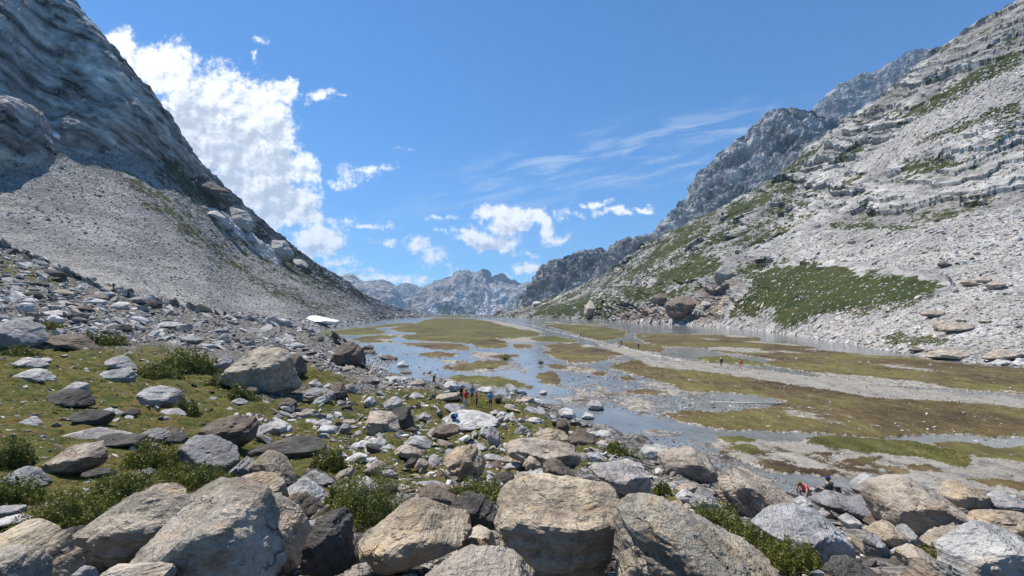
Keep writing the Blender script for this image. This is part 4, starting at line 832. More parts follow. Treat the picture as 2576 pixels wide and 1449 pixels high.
 (C_([(2350,500),(2420,465),(2540,480),(2560,505),(2400,520)]), 'white', 'thin white slab on top of the dark-banded layered rock', dict(lift=.05)),
 (C_([(2200,640),(2400,590),(2620,600),(2620,750),(2400,765),(2250,700)]), 'tan', 'streaked tan boulder under the dark-banded layered rock', dict(layer=.9)),
 (C_([(2130,880),(2200,760),(2330,710),(2500,740),(2640,790),(2640,1040),(2150,1030)]), 'pale', 'large pale boulder in the lower right corner', dict(layer=.4, ext=30, land='the large pale corner boulder')),
 (C_([(1580,740),(1660,665),(1740,690),(1820,790),(1700,830),(1650,800)]), 'tan', 'sharp tan pyramid rock left below the huge smooth boulder', dict(land='the sharp tan pyramid')),
 (C_([(1930,790),(2050,730),(2220,690),(2220,730),(2050,850),(1980,830)]), 'warm', 'beige slab leaning between the huge smooth boulder and the large pale corner boulder', dict(layer=.6)),
 (C_([(1780,870),(1850,820),(1960,880),(2080,960),(1950,980),(1800,920)]), 'warm', 'beige tilted slab left of the large pale corner boulder', dict(ext=10)),
 (C_([(1800,980),(1850,905),(2000,960),(2100,1030),(1800,1030)]), 'tan', 'tan slab at the bottom edge left of the large pale corner boulder', dict(ext=30)),
 (C_([(1455,770),(1500,740),(1560,880),(1500,895)]), 'warm', 'narrow upright stone left of the grey wedge near the sharp tan pyramid', dict()),
 (C_([(1540,760),(1620,750),(1700,850),(1680,910),(1580,890)]), 'grey', 'grey wedge rock left below the sharp tan pyramid', dict()),
 (C_([(1280,950),(1500,930),(1700,960),(1700,1010),(1300,1000)]), 'dark', 'dark layered slab at the bottom edge under the big whitish boulder', dict(layer=1.2, ext=25)),
 (C_([(-30,680),(0,540),(30,500),(70,510),(75,580),(20,660)]), 'tan', 'small upright tan rock at the top left of the broad sloping beige slab', dict()),
 (C_([(1360,620),(1420,610),(1500,650),(1490,690),(1420,705)]), 'white', 'white flat stone beside the log-like rock, downslope', dict()),
 (C_([(1430,500),(1600,490),(1640,540),(1600,575),(1500,545)]), 'pale', 'pale grey slab between the log-like rock and the huge smooth boulder', dict(layer=.2)),
 (C_([(260,470),(330,440),(400,475),(380,505),(280,505)]), 'white', 'white mossy stone below the domed boulder at the stream bank', dict()),
 (C_([(220,440),(300,405),(400,405),(440,430),(380,450)]), 'warm', 'flat brownish slab just below the domed boulder', dict(layer=.3)),
 (C_([(390,540),(440,450),(520,480),(570,560),(480,610),(400,570)]), 'pale', 'pale rough rock left of the long furrowed slab', dict()),
 (C_([(1055,530),(1130,490),(1180,530),(1160,580),(1080,560)]), 'white', 'white jagged stone at the tip of the long furrowed slab', dict()),
 (C_([(1220,600),(1270,560),(1320,600),(1290,630)]), 'white', 'small white stone under the log-like rock', dict()),
 (C_([(950,460),(990,445),(1020,490),(970,480)]), 'pale', 'small pale stone left of the feet of the crouching woman', dict()),
 (C_([(1720,690),(1820,680),(1910,790),(1850,830),(1760,760)]), 'pale', 'pale slab leaning on the front of the huge smooth boulder', dict(layer=.3)),
 (C_([(1510,640),(1580,610),(1670,620),(1680,670),(1600,705)]), 'brown', 'brown rock above the sharp tan pyramid', dict()),
 (C_([(1140,455),(1200,425),(1230,440),(1215,475),(1150,480)]), 'pale', 'flat dark-sided stone beside the grey backpack at the water', dict(layer=1)),
 (C_([(80,540),(130,510),(210,540),(200,600),(110,600)]), 'pale', 'light blue-grey stone above the broad sloping beige slab', dict()),
 (M_([(165,225),(200,150),(235,90),(300,95),(370,140),(380,230),(330,250),(230,240)]), 'brown', 'big leaning boulder with slanting grooves where the rubble meets the shallow water', dict(layer=1.2, ln=(-.75,-.2,.6), land='the big leaning boulder by the water')),
 (M_([(395,107),(430,100),(465,112),(460,130),(400,130)]), 'brown', 'upper of two brown blocks stacked beside the big leaning boulder', dict(on='flat')),
 (M_([(385,137),(475,135),(475,160),(390,160)]), 'brown', 'lower of two brown blocks stacked beside the big leaning boulder', dict(on='flat')),
 (M_([(497,175),(540,168),(620,190),(600,205),(510,195)]), 'brown', 'flat brown rock lying in the shallow water right of the stacked blocks', dict(on='flat')),
 (M_([(620,232),(660,210),(700,235),(690,250),(630,252)]), 'white', 'white boulder standing alone in the shallow water', dict(on='flat', layer=.2)),
 (M_([(640,290),(670,278),(720,285),(700,295)]), 'brown', 'thin flat brown slab in the water left of the runner', dict(on='flat')),
 (M_([(820,293),(845,265),(862,293)]), 'white', 'pointed white stone in the water just left of the runner', dict(on='flat')),
 (M_([(790,292),(805,275),(822,292)]), 'pale', 'small pale stone beside the pointed white stone in the water', dict(on='flat')),
 (M_([(165,385),(190,360),(240,365),(275,430),(260,460),(200,465)]), 'brown', 'upright brown boulder on the turf left of the runner', dict(land='the upright brown boulder')),
 (M_([(10,410),(120,405),(185,430),(180,470),(100,478),(20,465)]), 'grey', 'flat-topped layered grey block beside the upright brown boulder', dict(layer=1.2)),
 (M_([(870,470),(900,445),(1040,420),(1040,468),(960,480)]), 'warm', 'long sloping beige slab behind the group of hikers', dict(layer=.3)),
 (M_([(930,500),(1040,500),(1110,560),(1060,575),(960,550)]), 'grey', 'flat ribbed grey slab under the feet of the hikers', dict(layer=.6)),
 (M_([(940,600),(1000,570),(1100,560),(1180,600),(1300,610),(1300,645),(1230,665),(1080,690),(950,660)]), 'white', 'wide white slab with a backpack on it in front of the hikers', dict(layer=.2, land='the wide white slab', deep=.6)),
 (M_([(390,490),(440,445),(470,490),(460,525),(420,525)]), 'white', 'white triangular stone on the turf in the middle distance', dict()),
 (M_([(530,505),(590,460),(650,480),(640,545),(560,555)]), 'pale', 'light rounded boulder right of the white triangular stone', dict(land='the light rounded boulder')),
 (M_([(415,645),(430,570),(560,565),(640,660),(600,715),(500,720),(420,690)]), 'warm', 'round grey-beige boulder in a hollow left of the wide white slab', dict(layer=.4, land='the round grey-beige boulder')),
 (M_([(560,570),(600,540),(690,535),(720,640),(730,685),(660,685)]), 'dark', 'black mossy boulder behind the round grey-beige boulder', dict()),
 (M_([(1230,690),(1250,655),(1310,710),(1330,770),(1280,795),(1240,760)]), 'pale', 'upright pale boulder right below the wide white slab', dict()),
 (M_([(1175,705),(1200,665),(1240,690),(1230,735)]), 'white', 'white stone left of the upright pale boulder', dict()),
 (M_([(850,705),(900,650),(1040,655),(1045,695),(950,730)]), 'brown', 'brown-pink block under the left end of the wide white slab', dict(layer=.8)),
 (M_([(1700,695),(1710,615),(1770,610),(1790,650),(1780,705)]), 'brown', 'post-like upright brown stone beside the stream', dict(layer=1.2, ln=(1,0,.2))),
 (M_([(1720,572),(1740,535),(1810,545),(1840,590),(1780,608)]), 'white', 'white mossy boulder at the water edge above the post-like stone', dict(on='flat')),
 (M_([(1905,522),(1940,480),(2000,490),(2025,528),(1960,545)]), 'pale', 'moss-covered boulder alone in the stream', dict(on='flat')),
 (M_([(1870,592),(1900,555),(1950,570),(1955,605)]), 'white', 'white stone in the stream below the moss-covered boulder', dict(on='flat')),
 (M_([(1530,512),(1540,460),(1590,470),(1630,495),(1580,515)]), 'white', 'white jagged stone in the water right of the boy in blue', dict(on='flat')),
 (M_([(1585,425),(1610,408),(1640,412),(1635,438)]), 'pale', 'small pale boulder in the stream right of the turf bank', dict(on='flat')),
 (M_([(1330,602),(1370,570),(1410,580),(1405,612),(1350,622)]), 'pale', 'pale round stone right of the wide white slab', dict()),
 (M_([(930,382),(1000,350),(1035,370),(1020,398),(950,402)]), 'white', 'white pointed boulder between the runner and the group of hikers', dict()),
 (M_([(1160,402),(1200,388),(1260,395),(1290,422),(1200,432)]), 'white', 'white rock behind the shoulders of the hikers, at the water', dict()),
 (M_([(720,362),(760,340),(810,350),(800,378)]), 'warm', 'low beige rock left of the runner', dict()),
 (M_([(1240,555),(1290,545),(1330,570),(1290,585)]), 'pale', 'flat pale stone under the feet of the boy in blue', dict()),
 (M_([(1240,590),(1265,570),(1290,590),(1265,600)]), 'white', 'small white stone below the boy in blue', dict()),
 (M_([(1280,470),(1300,440),(1330,455),(1325,490)]), 'dark', 'dark wet stone right of the boy in blue', dict()),
 (M_([(750,600),(800,560),(850,580),(850,605)]), 'pale', 'pale-topped dark stone left of the wide white slab', dict()),
 (M_([(230,670),(260,630),(300,635),(295,690),(250,700)]), 'grey', 'grey stone left of the round grey-beige boulder', dict()),
 (M_([(50,640),(100,605),(170,625),(190,650),(100,655)]), 'white', 'upper white stone of a cluster left of the round grey-beige boulder', dict()),
 (M_([(75,690),(110,645),(200,650),(225,695),(150,705)]), 'white', 'lower white stone of a cluster left of the round grey-beige boulder', dict()),
 (M_([(240,540),(260,505),(310,510),(315,540)]), 'dark', 'small black stone on the turf below the upright brown boulder', dict()),
 (M_([(120,385),(150,360),(180,365),(170,410)]), 'pale', 'small pale stone behind the upright brown boulder', dict()),
 (M_([(20,360),(60,335),(100,370),(110,400),(60,395)]), 'pale', 'pale-edged rock behind the flat-topped layered grey block', dict()),
 (M_([(540,260+60),(620,315),(700,325),(680,345),(560,345)]), 'pale', 'pale flat slab at the shore left of the runner', dict()),
 (L_([(1675,760),(1760,620),(1940,500),(2060,505),(2160,560),(2160,640),(2130,830),(2080,865),(1900,845),(1800,785)]), 'warm', 'house-sized pale boulder with a cracked sloping face standing alone on the left turf', dict(layer=.5, ln=(-.4,-.5,.8), deep=.5, land='the house-sized pale boulder')),
 (L_([(1600,640),(1680,570),(1740,620),(1700,720),(1610,700)]), 'grey', 'shaded grey rock behind the left side of the house-sized pale boulder', dict()),
 (L_([(2150,560),(2240,580),(2280,700),(2200,760),(2150,760)]), 'brown', 'brown rock tucked behind the right side of the house-sized pale boulder', dict()),
 (L_([(-40,300),(60,290),(200,370),(260,460),(250,510),(130,520),(80,545),(-40,545)]), 'grey', 'big blue-grey boulder at the left edge, above the turf', dict(layer=.3, land='the big blue-grey boulder')),
 (L_([(270,495),(330,470),(440,480),(520,520),(400,535),(280,525)]), 'tan', 'low tan slab right of the big blue-grey boulder', dict(layer=.6)),
 (L_([(300,445),(420,415),(560,440),(680,545),(560,540)]), 'brown', 'long flat brown rock behind the low tan slab', dict(layer=.6)),
 (L_([(100,645),(140,600),(230,600),(310,650),(300,680),(180,670)]), 'pale', 'rounded pale stone on the turf below the big blue-grey boulder', dict()),
 (L_([(240,610),(300,595),(380,605),(390,625),(300,640)]), 'pale', 'flat pale stone right of the rounded pale stone on the turf', dict()),
 (L_([(80,725),(200,680),(290,700),(360,770),(250,775),(150,755)]), 'pale', 'pale split boulder on the turf at the far left', dict()),
 (L_([(460,825),(540,780),(620,800),(625,875),(520,855)]), 'pale', 'pale hut-shaped stone on the turf at the left', dict(land='the hut-shaped stone')),
 (L_([(340,880),(420,840),(560,870),(660,950),(560,965),(420,925)]), 'dark', 'dark flat rock in front of the hut-shaped stone', dict(layer=1)),
 (L_([(1040,855),(1080,810),(1300,860),(1320,930),(1240,975),(1100,935)]), 'pale', 'light grey ridged boulder in the middle of the left turf', dict(layer=.8, land='the ridged grey boulder')),
 (L_([(730,712),(860,685),(960,690),(1000,740),(950,795),(880,745)]), 'grey', 'striped grey rock with a dark foot, left of the dark shrubs', dict(layer=1.2, ln=(-.6,-.2,.6))),
 (L_([(1190,985),(1290,980),(1390,1020),(1370,1050),(1280,1025)]), 'pale', 'thin pale slab right below the ridged grey boulder', dict(layer=.2)),
 (L_([(790,605),(880,580),(990,670),(960,695),(850,655)]), 'pale', 'pale rock above the striped grey rock', dict()),
 (L_([(500,1000),(600,990),(780,1020),(790,1040),(720,1125),(640,1095)]), 'dark', 'pointed black rock with tilted layers on the left turf', dict(layer=1.2, land='the pointed black rock')),
 (L_([(150,1065),(190,1030),(300,1110),(180,1115)]), 'pale', 'fin-shaped pale stone at the far left', dict()),
 (L_([(700,1005),(800,975),(910,990),(900,1025),(760,1025)]), 'pale', 'flat pale stone touching the pointed black rock', dict()),
 (L_([(920,1000),(980,975),(1030,1010),(1000,1050),(930,1040)]), 'dark', 'dark stone right of the flat pale stone near the pointed black rock', dict()),
 (L_([(1740,915),(1780,895),(1860,935),(1800,952)]), 'pale', 'pale stone in front of the house-sized pale boulder', dict()),
 (L_([(1695,985),(1720,963),(1755,985),(1720,1000)]), 'white', 'small white stone below the house-sized pale boulder', dict()),
 (L_([(2050,1045),(2090,1018),(2135,1035),(2125,1055)]), 'grey', 'small grey stone under the rust-coloured rock', dict()),
 (L_([(2280,845),(2400,830),(2500,860),(2500,905),(2380,918),(2300,890)]), 'grey', 'flat-topped block right of the house-sized pale boulder', dict(layer=1.2)),
 (L_([(2095,945),(2150,900),(2220,930),(2220,990),(2120,985)]), 'brown', 'rust-coloured rock below the house-sized pale boulder', dict()),
 (L_([(1850,830),(1880,800),(1940,830),(1930,880),(1880,880)]), 'brown', 'small rock wedged under the house-sized pale boulder', dict()),
 (L_([(1350,440),(1420,425),(1530,450),(1480,488),(1380,482)]), 'grey', 'lens-like grey slab on the rubble above the dark shrubs', dict(layer=.8)),
 (L_([(920,322),(1000,320),(1060,365),(1000,378)]), 'pale', 'pale tilted slab on the rubble at the left', dict(layer=.4)),
 (L_([(1160,340),(1230,320),(1360,340),(1360,362),(1200,372)]), 'pale', 'long pale slab lying level on the rubble', dict(layer=.4)),
 (L_([(1640,445),(1680,400),(1735,475),(1680,478)]), 'grey', 'grey pointed rock on the rubble left of the snow patch', dict()),
 (L_([(1590,390),(1650,365),(1700,380),(1690,415),(1600,415)]), 'grey', 'blocky grey rock behind the grey pointed rock on the rubble', dict()),
 (L_([(960,150),(1000,128),(1090,130),(1130,180),(1050,192)]), 'grey', 'grey slab at the upper edge of the rubble', dict()),
 (L_([(610,165),(680,145),(790,160),(790,185),(690,195)]), 'white', 'white slab on the upper rubble at the left', dict(layer=.2)),
 (L_([(600,120),(700,110),(800,135),(800,160),(620,150)]), 'brown', 'brown slab above the white slab on the upper rubble', dict(layer=.4)),
 (L_([(280,245),(380,235),(500,265),(480,285),(300,280)]), 'pale', 'pale slab among the rubble above the big blue-grey boulder', dict(layer=.4)),
 (L_([(520,205),(640,200),(690,230),(540,235)]), 'brown', 'thin brown slab among the rubble at the left', dict(layer=.4)),
 (L_([(190,10),(280,0),(350,40),(300,50),(200,25)]), 'dark', 'dark slab at the top of the rubble on the left', dict(layer=.4)),
 (L_([(640,-5),(700,-20),(720,15),(650,20)]), 'grey', 'small grey block at the top of the rubble', dict()),
 (L_([(350,95),(450,70),(530,110),(460,120)]), 'warm', 'warm grey slab near the top of the rubble at the left', dict()),
 (L_([(140,165),(200,140),(250,165),(180,190)]), 'white', 'white stone near the top of the rubble, far left', dict()),
 (L_([(380,255),(430,235),(500,255),(450,280)]), 'white', 'bright white stone on the rubble above the low tan slab', dict()),
 (Q_([(1980,270),(2040,245),(2110,265),(2120,300),(2050,322)]), 'warm', 'left one of three big stones side by side high in the right-hand scree', dict(on='right', layer=.3)),
 (Q_([(2120,252),(2170,215),(2260,240),(2220,282),(2150,287)]), 'warm', 'middle one of three big stones side by side high in the right-hand scree', dict(on='right', layer=.3)),
 (Q_([(2240,290),(2320,260),(2400,290),(2370,322),(2280,347)]), 'warm', 'right one of three big stones side by side high in the right-hand scree', dict(on='right', layer=.3)),
 (Q_([(1600,592),(1640,560),(1790,555),(1800,592),(1700,622)]), 'warm', 'flat boulder with a dark right side halfway up the right-hand scree', dict(on='right')),
 (Q_([(1710,735),(1730,680),(1830,655),(1890,680),(1790,745)]), 'warm', 'left half of the pair of large smooth boulders in the right-hand scree', dict(on='right', layer=.3)),
 (Q_([(1780,742),(1880,690),(2000,680),(2090,700),(2050,742),(1900,768)]), 'warm', 'right half of the pair of large smooth boulders in the right-hand scree', dict(on='right', layer=.3)),
 (Q_([(1680,1010),(1700,970),(1850,950),(2000,960),(2030,1012),(1960,1048),(1800,1035)]), 'warm', 'largest boulder on the far shore at the foot of the right-hand scree', dict(on='right', layer=.4, land='the largest far-shore boulder')),
 (Q_([(560,892),(620,868),(670,890),(690,917),(580,920)]), 'white', 'white boulder standing in the water at the far shore', dict(on='right', layer=.2)),
 (Q_([(650,872),(700,840),(745,850),(740,887),(680,887)]), 'white', 'white boulder on the far bank just behind the one in the water', dict(on='right', layer=.2)),
 (Q_([(2240,1022),(2350,960),(2480,940),(2550,980),(2480,1032),(2330,1047)]), 'warm', 'layered grey boulder on the far shore near the right edge', dict(on='right', layer=1)),
 (Q_([(2280,1082),(2350,1040),(2450,1040),(2470,1092),(2330,1097)]), 'white', 'white wedge boulder on the far shore near the right edge', dict(on='right', layer=.2)),
 (Q_([(2480,1080),(2530,1050),(2600,1045),(2600,1095),(2500,1098)]), 'white', 'white boulder on the far shore cut by the right edge', dict(on='right', layer=.2)),
 (Q_([(2100,1092),(2180,1080),(2260,1100),(2250,1120),(2120,1117)]), 'dark', 'dark low boulder on the far shore near the right edge', dict(on='right')),
 (Q_([(1470,942),(1530,915),(1600,940),(1560,967)]), 'brown', 'brown boulder on the far shore left of the largest one there', dict(on='right')),
 (Q_([(1600,950),(1640,920),(1720,925),(1700,960)]), 'pale', 'pale boulder behind the largest far-shore boulder, on its left', dict(on='right')),
 (Q_([(1920,642),(1970,625),(2010,650),(1960,670)]), 'warm', 'small light boulder above the pair of large smooth boulders', dict(on='right')),
 (Q_([(2150,657),(2210,635),(2250,660),(2200,682)]), 'warm', 'small light boulder upslope to the right of the pair of large smooth boulders', dict(on='right')),
 (Q_([(1750,92),(1800,78),(1870,95),(1850,122),(1760,130)]), 'dark', 'dark boulder at the top end of the green turf on the right slope', dict(on='right')),
 (Q_([(540,122),(590,105),(610,130),(570,150)]), 'pale', 'pale boulder at the upper edge of the green turf on the right slope', dict(on='right')),
 (K_([(1680,890),(1640,760),(1750,700),(1900,680),(1950,720),(1900,800),(1780,905)]), 'brown', 'big brown overhanging block at the right end of the crag', dict(on='right', layer=.7, cat='outcrop', name='outcrop')),
 (K_([(1960,780),(2000,740),(2080,750),(2040,795)]), 'pale', 'small pale outcrop right of the brown overhanging block', dict(on='right', cat='outcrop', name='outcrop')),
 (K_([(1480,690),(1560,650),(1640,690),(1610,790),(1500,785)]), 'brown', 'dark outcrop above the middle of the brownish crag', dict(on='right', cat='outcrop', name='outcrop')),
 (K_([(2120,430),(2200,380),(2280,420),(2280,550),(2200,560),(2140,490)]), 'grey', 'grey rock tower at the left edge of the big green turf on the right slope', dict(on='right', cat='outcrop', name='outcrop')),
 (K_([(780,875),(790,790),(850,730),(900,800),(865,890)]), 'warm', 'isolated rib of rock on the far shore left of the brownish crag', dict(on='right', cat='outcrop', name='outcrop')),
 (N_([(450,920),(520,925),(620,980),(665,1050),(600,1035),(500,975)]), 'dark', 'dark overhanging rock band high on the left mountainside', dict(on='left', layer=1, cat='outcrop', name='outcrop', deep=.3)),
 (N_([(535,1095),(580,1090),(640,1130),(625,1152),(560,1118)]), 'white', 'smooth pale slab on the left mountainside, highest of the pale outcrops', dict(on='left', layer=.1, cat='outcrop', name='outcrop', deep=.3)),
 (N_([(640,1065),(720,1090),(775,1150),(765,1205),(700,1185),(640,1115)]), 'pale', 'rough pale outcrop on the left mountainside right of the smooth slab', dict(on='left', layer=.8, cat='outcrop', name='outcrop', deep=.3)),
 (N_([(705,1195),(760,1198),(835,1275),(760,1248)]), 'pale', 'narrow pale rib below the rough outcrop on the left mountainside', dict(on='left', cat='outcrop', name='outcrop', deep=.3)),
 (N_([(860,1235),(940,1250),(985,1320),(925,1345),(870,1295)]), 'pale', 'pale outcrop farther along the left mountainside towards the valley mouth', dict(on='left', layer=.6, cat='outcrop', name='outcrop', deep=.3)),
 (N_([(980,1342),(1030,1345),(1080,1392),(1010,1380)]), 'pale', 'lowest pale outcrop on the left mountainside towards the valley mouth', dict(on='left', cat='outcrop', name='outcrop', deep=.3)),
 (A_([(1430,770),(1440,742),(1480,736),(1505,750),(1490,772)]), 'white', 'pale rounded boulder on the low ridge in front of the distant mountains', dict(on='right', layer=.1)),
 (A_([(1163,822),(1172,795),(1190,790),(1203,812),(1195,824)]), 'warm', 'egg-shaped boulder standing on the lip of the lake', dict(on='right', layer=.1)),
]
DOME_N = len(HERO)
for pts, tone, label, kw in HERO:
    kw = dict(kw); boulder(edge_ext(pts), tone, label, group=GB, **kw)
LANDS = [(p[0], p[1], p[3]) for p in PLACED if p[3]]
for s_pts, lb, on in (([(768,800),(775,796),(800,797),(848,807),(852,814),(840,818),(790,812)], 'dirty white snow patch at the foot of the left-hand scree by the water', 'left'), ([(104,316),(116,318),(142,340),(140,348),(124,340)], 'small snow patch under the shaded cliff at the top of the left-hand scree', 'left'), ([(2044,283),(2070,284),(2100,291),(2118,299),(2100,300),(2070,292)], 'long snow patch in the notch between the two high peaks on the right', 1330), ([(1996,357),(2012,356),(2030,362),(2015,366)], 'small snow patch on the right shoulder of the crag ridge', 1160)):
    o = boulder(s_pts, 'snow', lb, on=on, deep=.35, layer=0, cat='snow', name='snow_patch', mat=M_SNOW, ln=(0, 0, 1), ext=2)

# --------------------------------------------------- smaller rocks: shared shapes, scattered where the photograph has rubble
def low_rock(r, flat=.55, n=12):
    bm = bmesh.new()
    for _ in range(n):
        p = Vector(r.normal(size=3)); p.normalize(); p = Vector((p.x * r.uniform(.75, 1.1), p.y * r.uniform(.6, .85), p.z * flat * r.uniform(.75, 1.1)))
        bm.verts.new(p)
    g = bmesh.ops.convex_hull(bm, input=bm.verts); bmesh.ops.delete(bm, geom=[e for e in g['geom_interior'] if isinstance(e, bmesh.types.BMVert)], context='VERTS')
    bmesh.ops.triangulate(bm, faces=bm.faces); bm.verts.ensure_lookup_table()
    V = np.array([v.co[:] for v in bm.verts]); Fc = np.array([[v.index for v in f.verts] for f in bm.faces]); bm.free(); return V, Fc
LOW = [low_rock(rng, f_, n) for f_ in (.28, .4, .6) for n in (10, 12, 14, 13)]
def stones(name, P, size, nrm, tint, label=None, cat=None, flat=None):
    """one mesh of many small stones; P (n,3), size (n,), tint (n,3)"""
    n = len(P); r = np.random.default_rng(len(name) * 31 + n); Vs, Fs, Ts = [], [], []; kk = r.integers(0, len(LOW), n); off = 0
    for k in range(len(LOW)):
        ix = np.where(kk == k)[0]
        if not len(ix): continue
        V, Fc = LOW[k]; a = r.uniform(0, 2 * np.pi, len(ix)); ca_, sa_ = np.cos(a), np.sin(a); tx, ty = r.normal(0, .22, (2, len(ix)))
        x = V[None, :, 0] * ca_[:, None] - V[None, :, 1] * sa_[:, None]; y = V[None, :, 0] * sa_[:, None] + V[None, :, 1] * ca_[:, None]
        z = V[None, :, 2] * r.uniform(.7, 1.35, len(ix))[:, None] + x * tx[:, None] + y * ty[:, None]
        sc_ = size[ix][:, None] * .5; p = np.stack([x * sc_, y * sc_, z * sc_], -1) + P[ix][:, None]
        z0 = nrm[ix]; p[..., 2] += -(x * sc_ * z0[:, None, 0] + y * sc_ * z0[:, None, 1]) / np.maximum(z0[:, None, 2], .35) * .75
        Vs.append(p.reshape(-1, 3)); Fs.append((Fc[None] + (np.arange(len(ix)) * len(V))[:, None, None] + off).reshape(-1, 3)); off += p.shape[0] * p.shape[1]
        Ts.append(np.repeat(np.concatenate([tint[ix], np.ones((len(ix), 1))], 1), len(V), 0))
    o = mesh_np(name, np.concatenate(Vs), np.concatenate(Fs), M_STONE, False, {'tint': np.concatenate(Ts)})
    return tag(o, kind='stuff')
def pick_tint(r, n, names, wts):
    T = np.array([TONES[k] for k in names]); i = r.choice(len(names), n, p=np.array(wts) / sum(wts)); return T[i] * r.uniform(.75, 1.15, (n, 1)), i
def in_poly(poly, n, r, dens=None):
    A = np.array(poly, float); lo, hi = A.min(0), A.max(0); U, V = np.zeros(0), np.zeros(0)
    while len(U) < n:
        u = r.uniform(lo[0], hi[0], n * 3); v = r.uniform(lo[1], hi[1], n * 3); k = sdf(poly, u, v) > 0
        if dens is not None: k &= r.random(n * 3) < dens(u, v)
        U = np.concatenate([U, u[k]]); V = np.concatenate([V, v[k]])
    return U[:n], V[:n]
def hill_y(u, v):
    """vectorised depth lookup on the hillside"""
    i = np.clip(((u + 700) / 8).astype(int), 0, len(_gu) - 1); out = np.empty(len(u))
    for k in range(len(u)):
        V = _HV[i[k]]; j = np.argmax(V <= v[k]); j = j if V[j] <= v[k] else int(np.argmin(V)); out[k] = _HY[i[k], j]
    return out
HZ = {  # polygon, count, size range in picture pixels, power, tones
 'rubble': ([(-60,550),(60,560),(150,600),(330,690),(500,765),(650,790),(800,830),(880,855),(950,905),(960,945),(900,945),(800,935),(700,880),(560,890),(400,862),(200,845),(-60,830)], 6200, (5.5, 52), 2.5, (['pale','grey','white','dark','warm','brown'], [4,4,2.5,1.5,1,.7])),
 'belt': ([(560,1055),(750,1020),(900,960),(1050,960),(1300,990),(1480,1065),(1560,1140),(1700,1190),(1850,1240),(1600,1260),(1500,1240),(1250,1230),(1000,1200),(800,1160),(650,1140)], 3600, (6, 56), 2.2, (['pale','white','warm','brown','dark','grey'], [3.5,3.5,1.6,1,1,1.6])),
 'turf': ([(-60,870),(330,890),(560,920),(700,1010),(900,1000),(600,1100),(600,1200),(450,1290),(200,1340),(-60,1340)], 1700, (4.5, 36), 2.4, (['pale','white','grey','dark','brown'], [4,3,2,2,.6])),
 'shore': ([(850,850),(930,870),(1000,900),(1010,930),(1080,960),(1060,985),(950,960),(900,930)], 900, (4, 20), 2.4, (['pale','white','warm'], [4,4,1])),
 'pile': ([(600,1240),(760,1180),(1100,1190),(1500,1210),(1900,1250),(2200,1260),(2640,1270),(2640,1480),(600,1480)], 2600, (13, 70), 2.2, (['tan','warm','grey','dark','brown','pale','white'], [2,3,2,1.6,1.6,1.6,.9])),
 'corner': ([(-60,1330),(200,1350),(600,1240),(640,1480),(-60,1480)], 220, (10, 60), 2.2, (['tan','warm','grey','dark'], [2,3,2,2])),
}
R2 = np.random.default_rng(21); CAND = []
for zn, (pl, n, (a, b), pw, (tn, tw)) in HZ.items():
    u, v = in_poly(pl, n, R2); u = R2.uniform(0, 1, n); s_ = a * (1 - u * (1 - (a / b) ** (pw - 1))) ** (-1 / (pw - 1)); U, V = in_poly(pl, n, R2)
    y = hill_y(U, V); x = y * (U - U0) / F; z = hill_z(x, y); T, ti = pick_tint(R2, n, tn, tw)
    e = .3; zx = hill_z(x + e, y) - z; zy = hill_z(x, y + e) - z; N_ = np.stack([-zx / e, -zy / e, np.ones(n)], -1); N_ = np.clip(N_, -1.2, 1.2)
    keep = np.ones(n, bool)
    for (ku, kv, ru, rv) in ((1090, 962, 34, 34), (1190, 1010, 62, 42), (1236, 1015, 26, 34), (1136, 1050, 30, 24), (2050, 1240, 84, 30), (900, 872, 16, 16)):
        keep &= np.hypot((U - ku) / ru, (V - s_ * .2 - kv) / rv) > 1
    U, V, s_, x, y, z, T, ti, N_ = (q_[keep] for q_ in (U, V, s_, x, y, z, T, ti, N_)); n = len(U)
    CAND.append((zn, U, V, s_, x, y, z, T, ti, N_, tn))
# the largest of them become objects of their own
MESHES = []
for k in range(18):
    r = np.random.default_rng(500 + k); dirs, faces = ico(3); fl = [.35, .5, .7][k % 3]
    Nn = r.normal(size=(13, 3)); Nn /= np.linalg.norm(Nn, axis=1, keepdims=True); SD = dirs * (1, .8, fl); D = np.sqrt(((Nn * (1, .8, fl)) ** 2).sum(1)) * r.uniform(.66, .9, 13)
    t = np.maximum((SD @ Nn.T) / D, 1e-4); t = 1 / ((t ** 44).sum(1) + .01) ** (1 / 44); P = SD * t[:, None]; c = np.floor(P[:, 2] / .13 + .6 * perlin(P * 1.5 + k))
    P *= (1 + .035 * np.sin(c * 78.2 + k) + .05 * fbm(P * 1.8 + k, 4))[:, None]
    o = mesh_np('rock', P * .5, faces, M_ROCK); MESHES.append(o.data); bpy.data.objects.remove(o)
N_IND = max(0, 300 - DOME_N)
allc = [(CAND[z][3][i], z, i) for z in range(len(CAND)) for i in range(len(CAND[z][1])) if 8 < CAND[z][1][i] < 2568 and CAND[z][2][i] < 1440]
allc.sort(reverse=True); LABELS = {}
TW = {'tan': 'tan', 'warm': 'grey-brown', 'pale': 'pale grey', 'white': 'whitish', 'grey': 'grey', 'dark': 'blackish', 'brown': 'brown'}
taken = {z: np.zeros(len(CAND[z][1]), bool) for z in range(len(CAND))}
def covered(u, v, s_):
    return any(abs(u - p[0]) < (p[2] * .42 + s_ * .2) and abs(v - p[1]) < (p[2] * .32 + s_ * .2) for p in PLACED)
cnt = 0
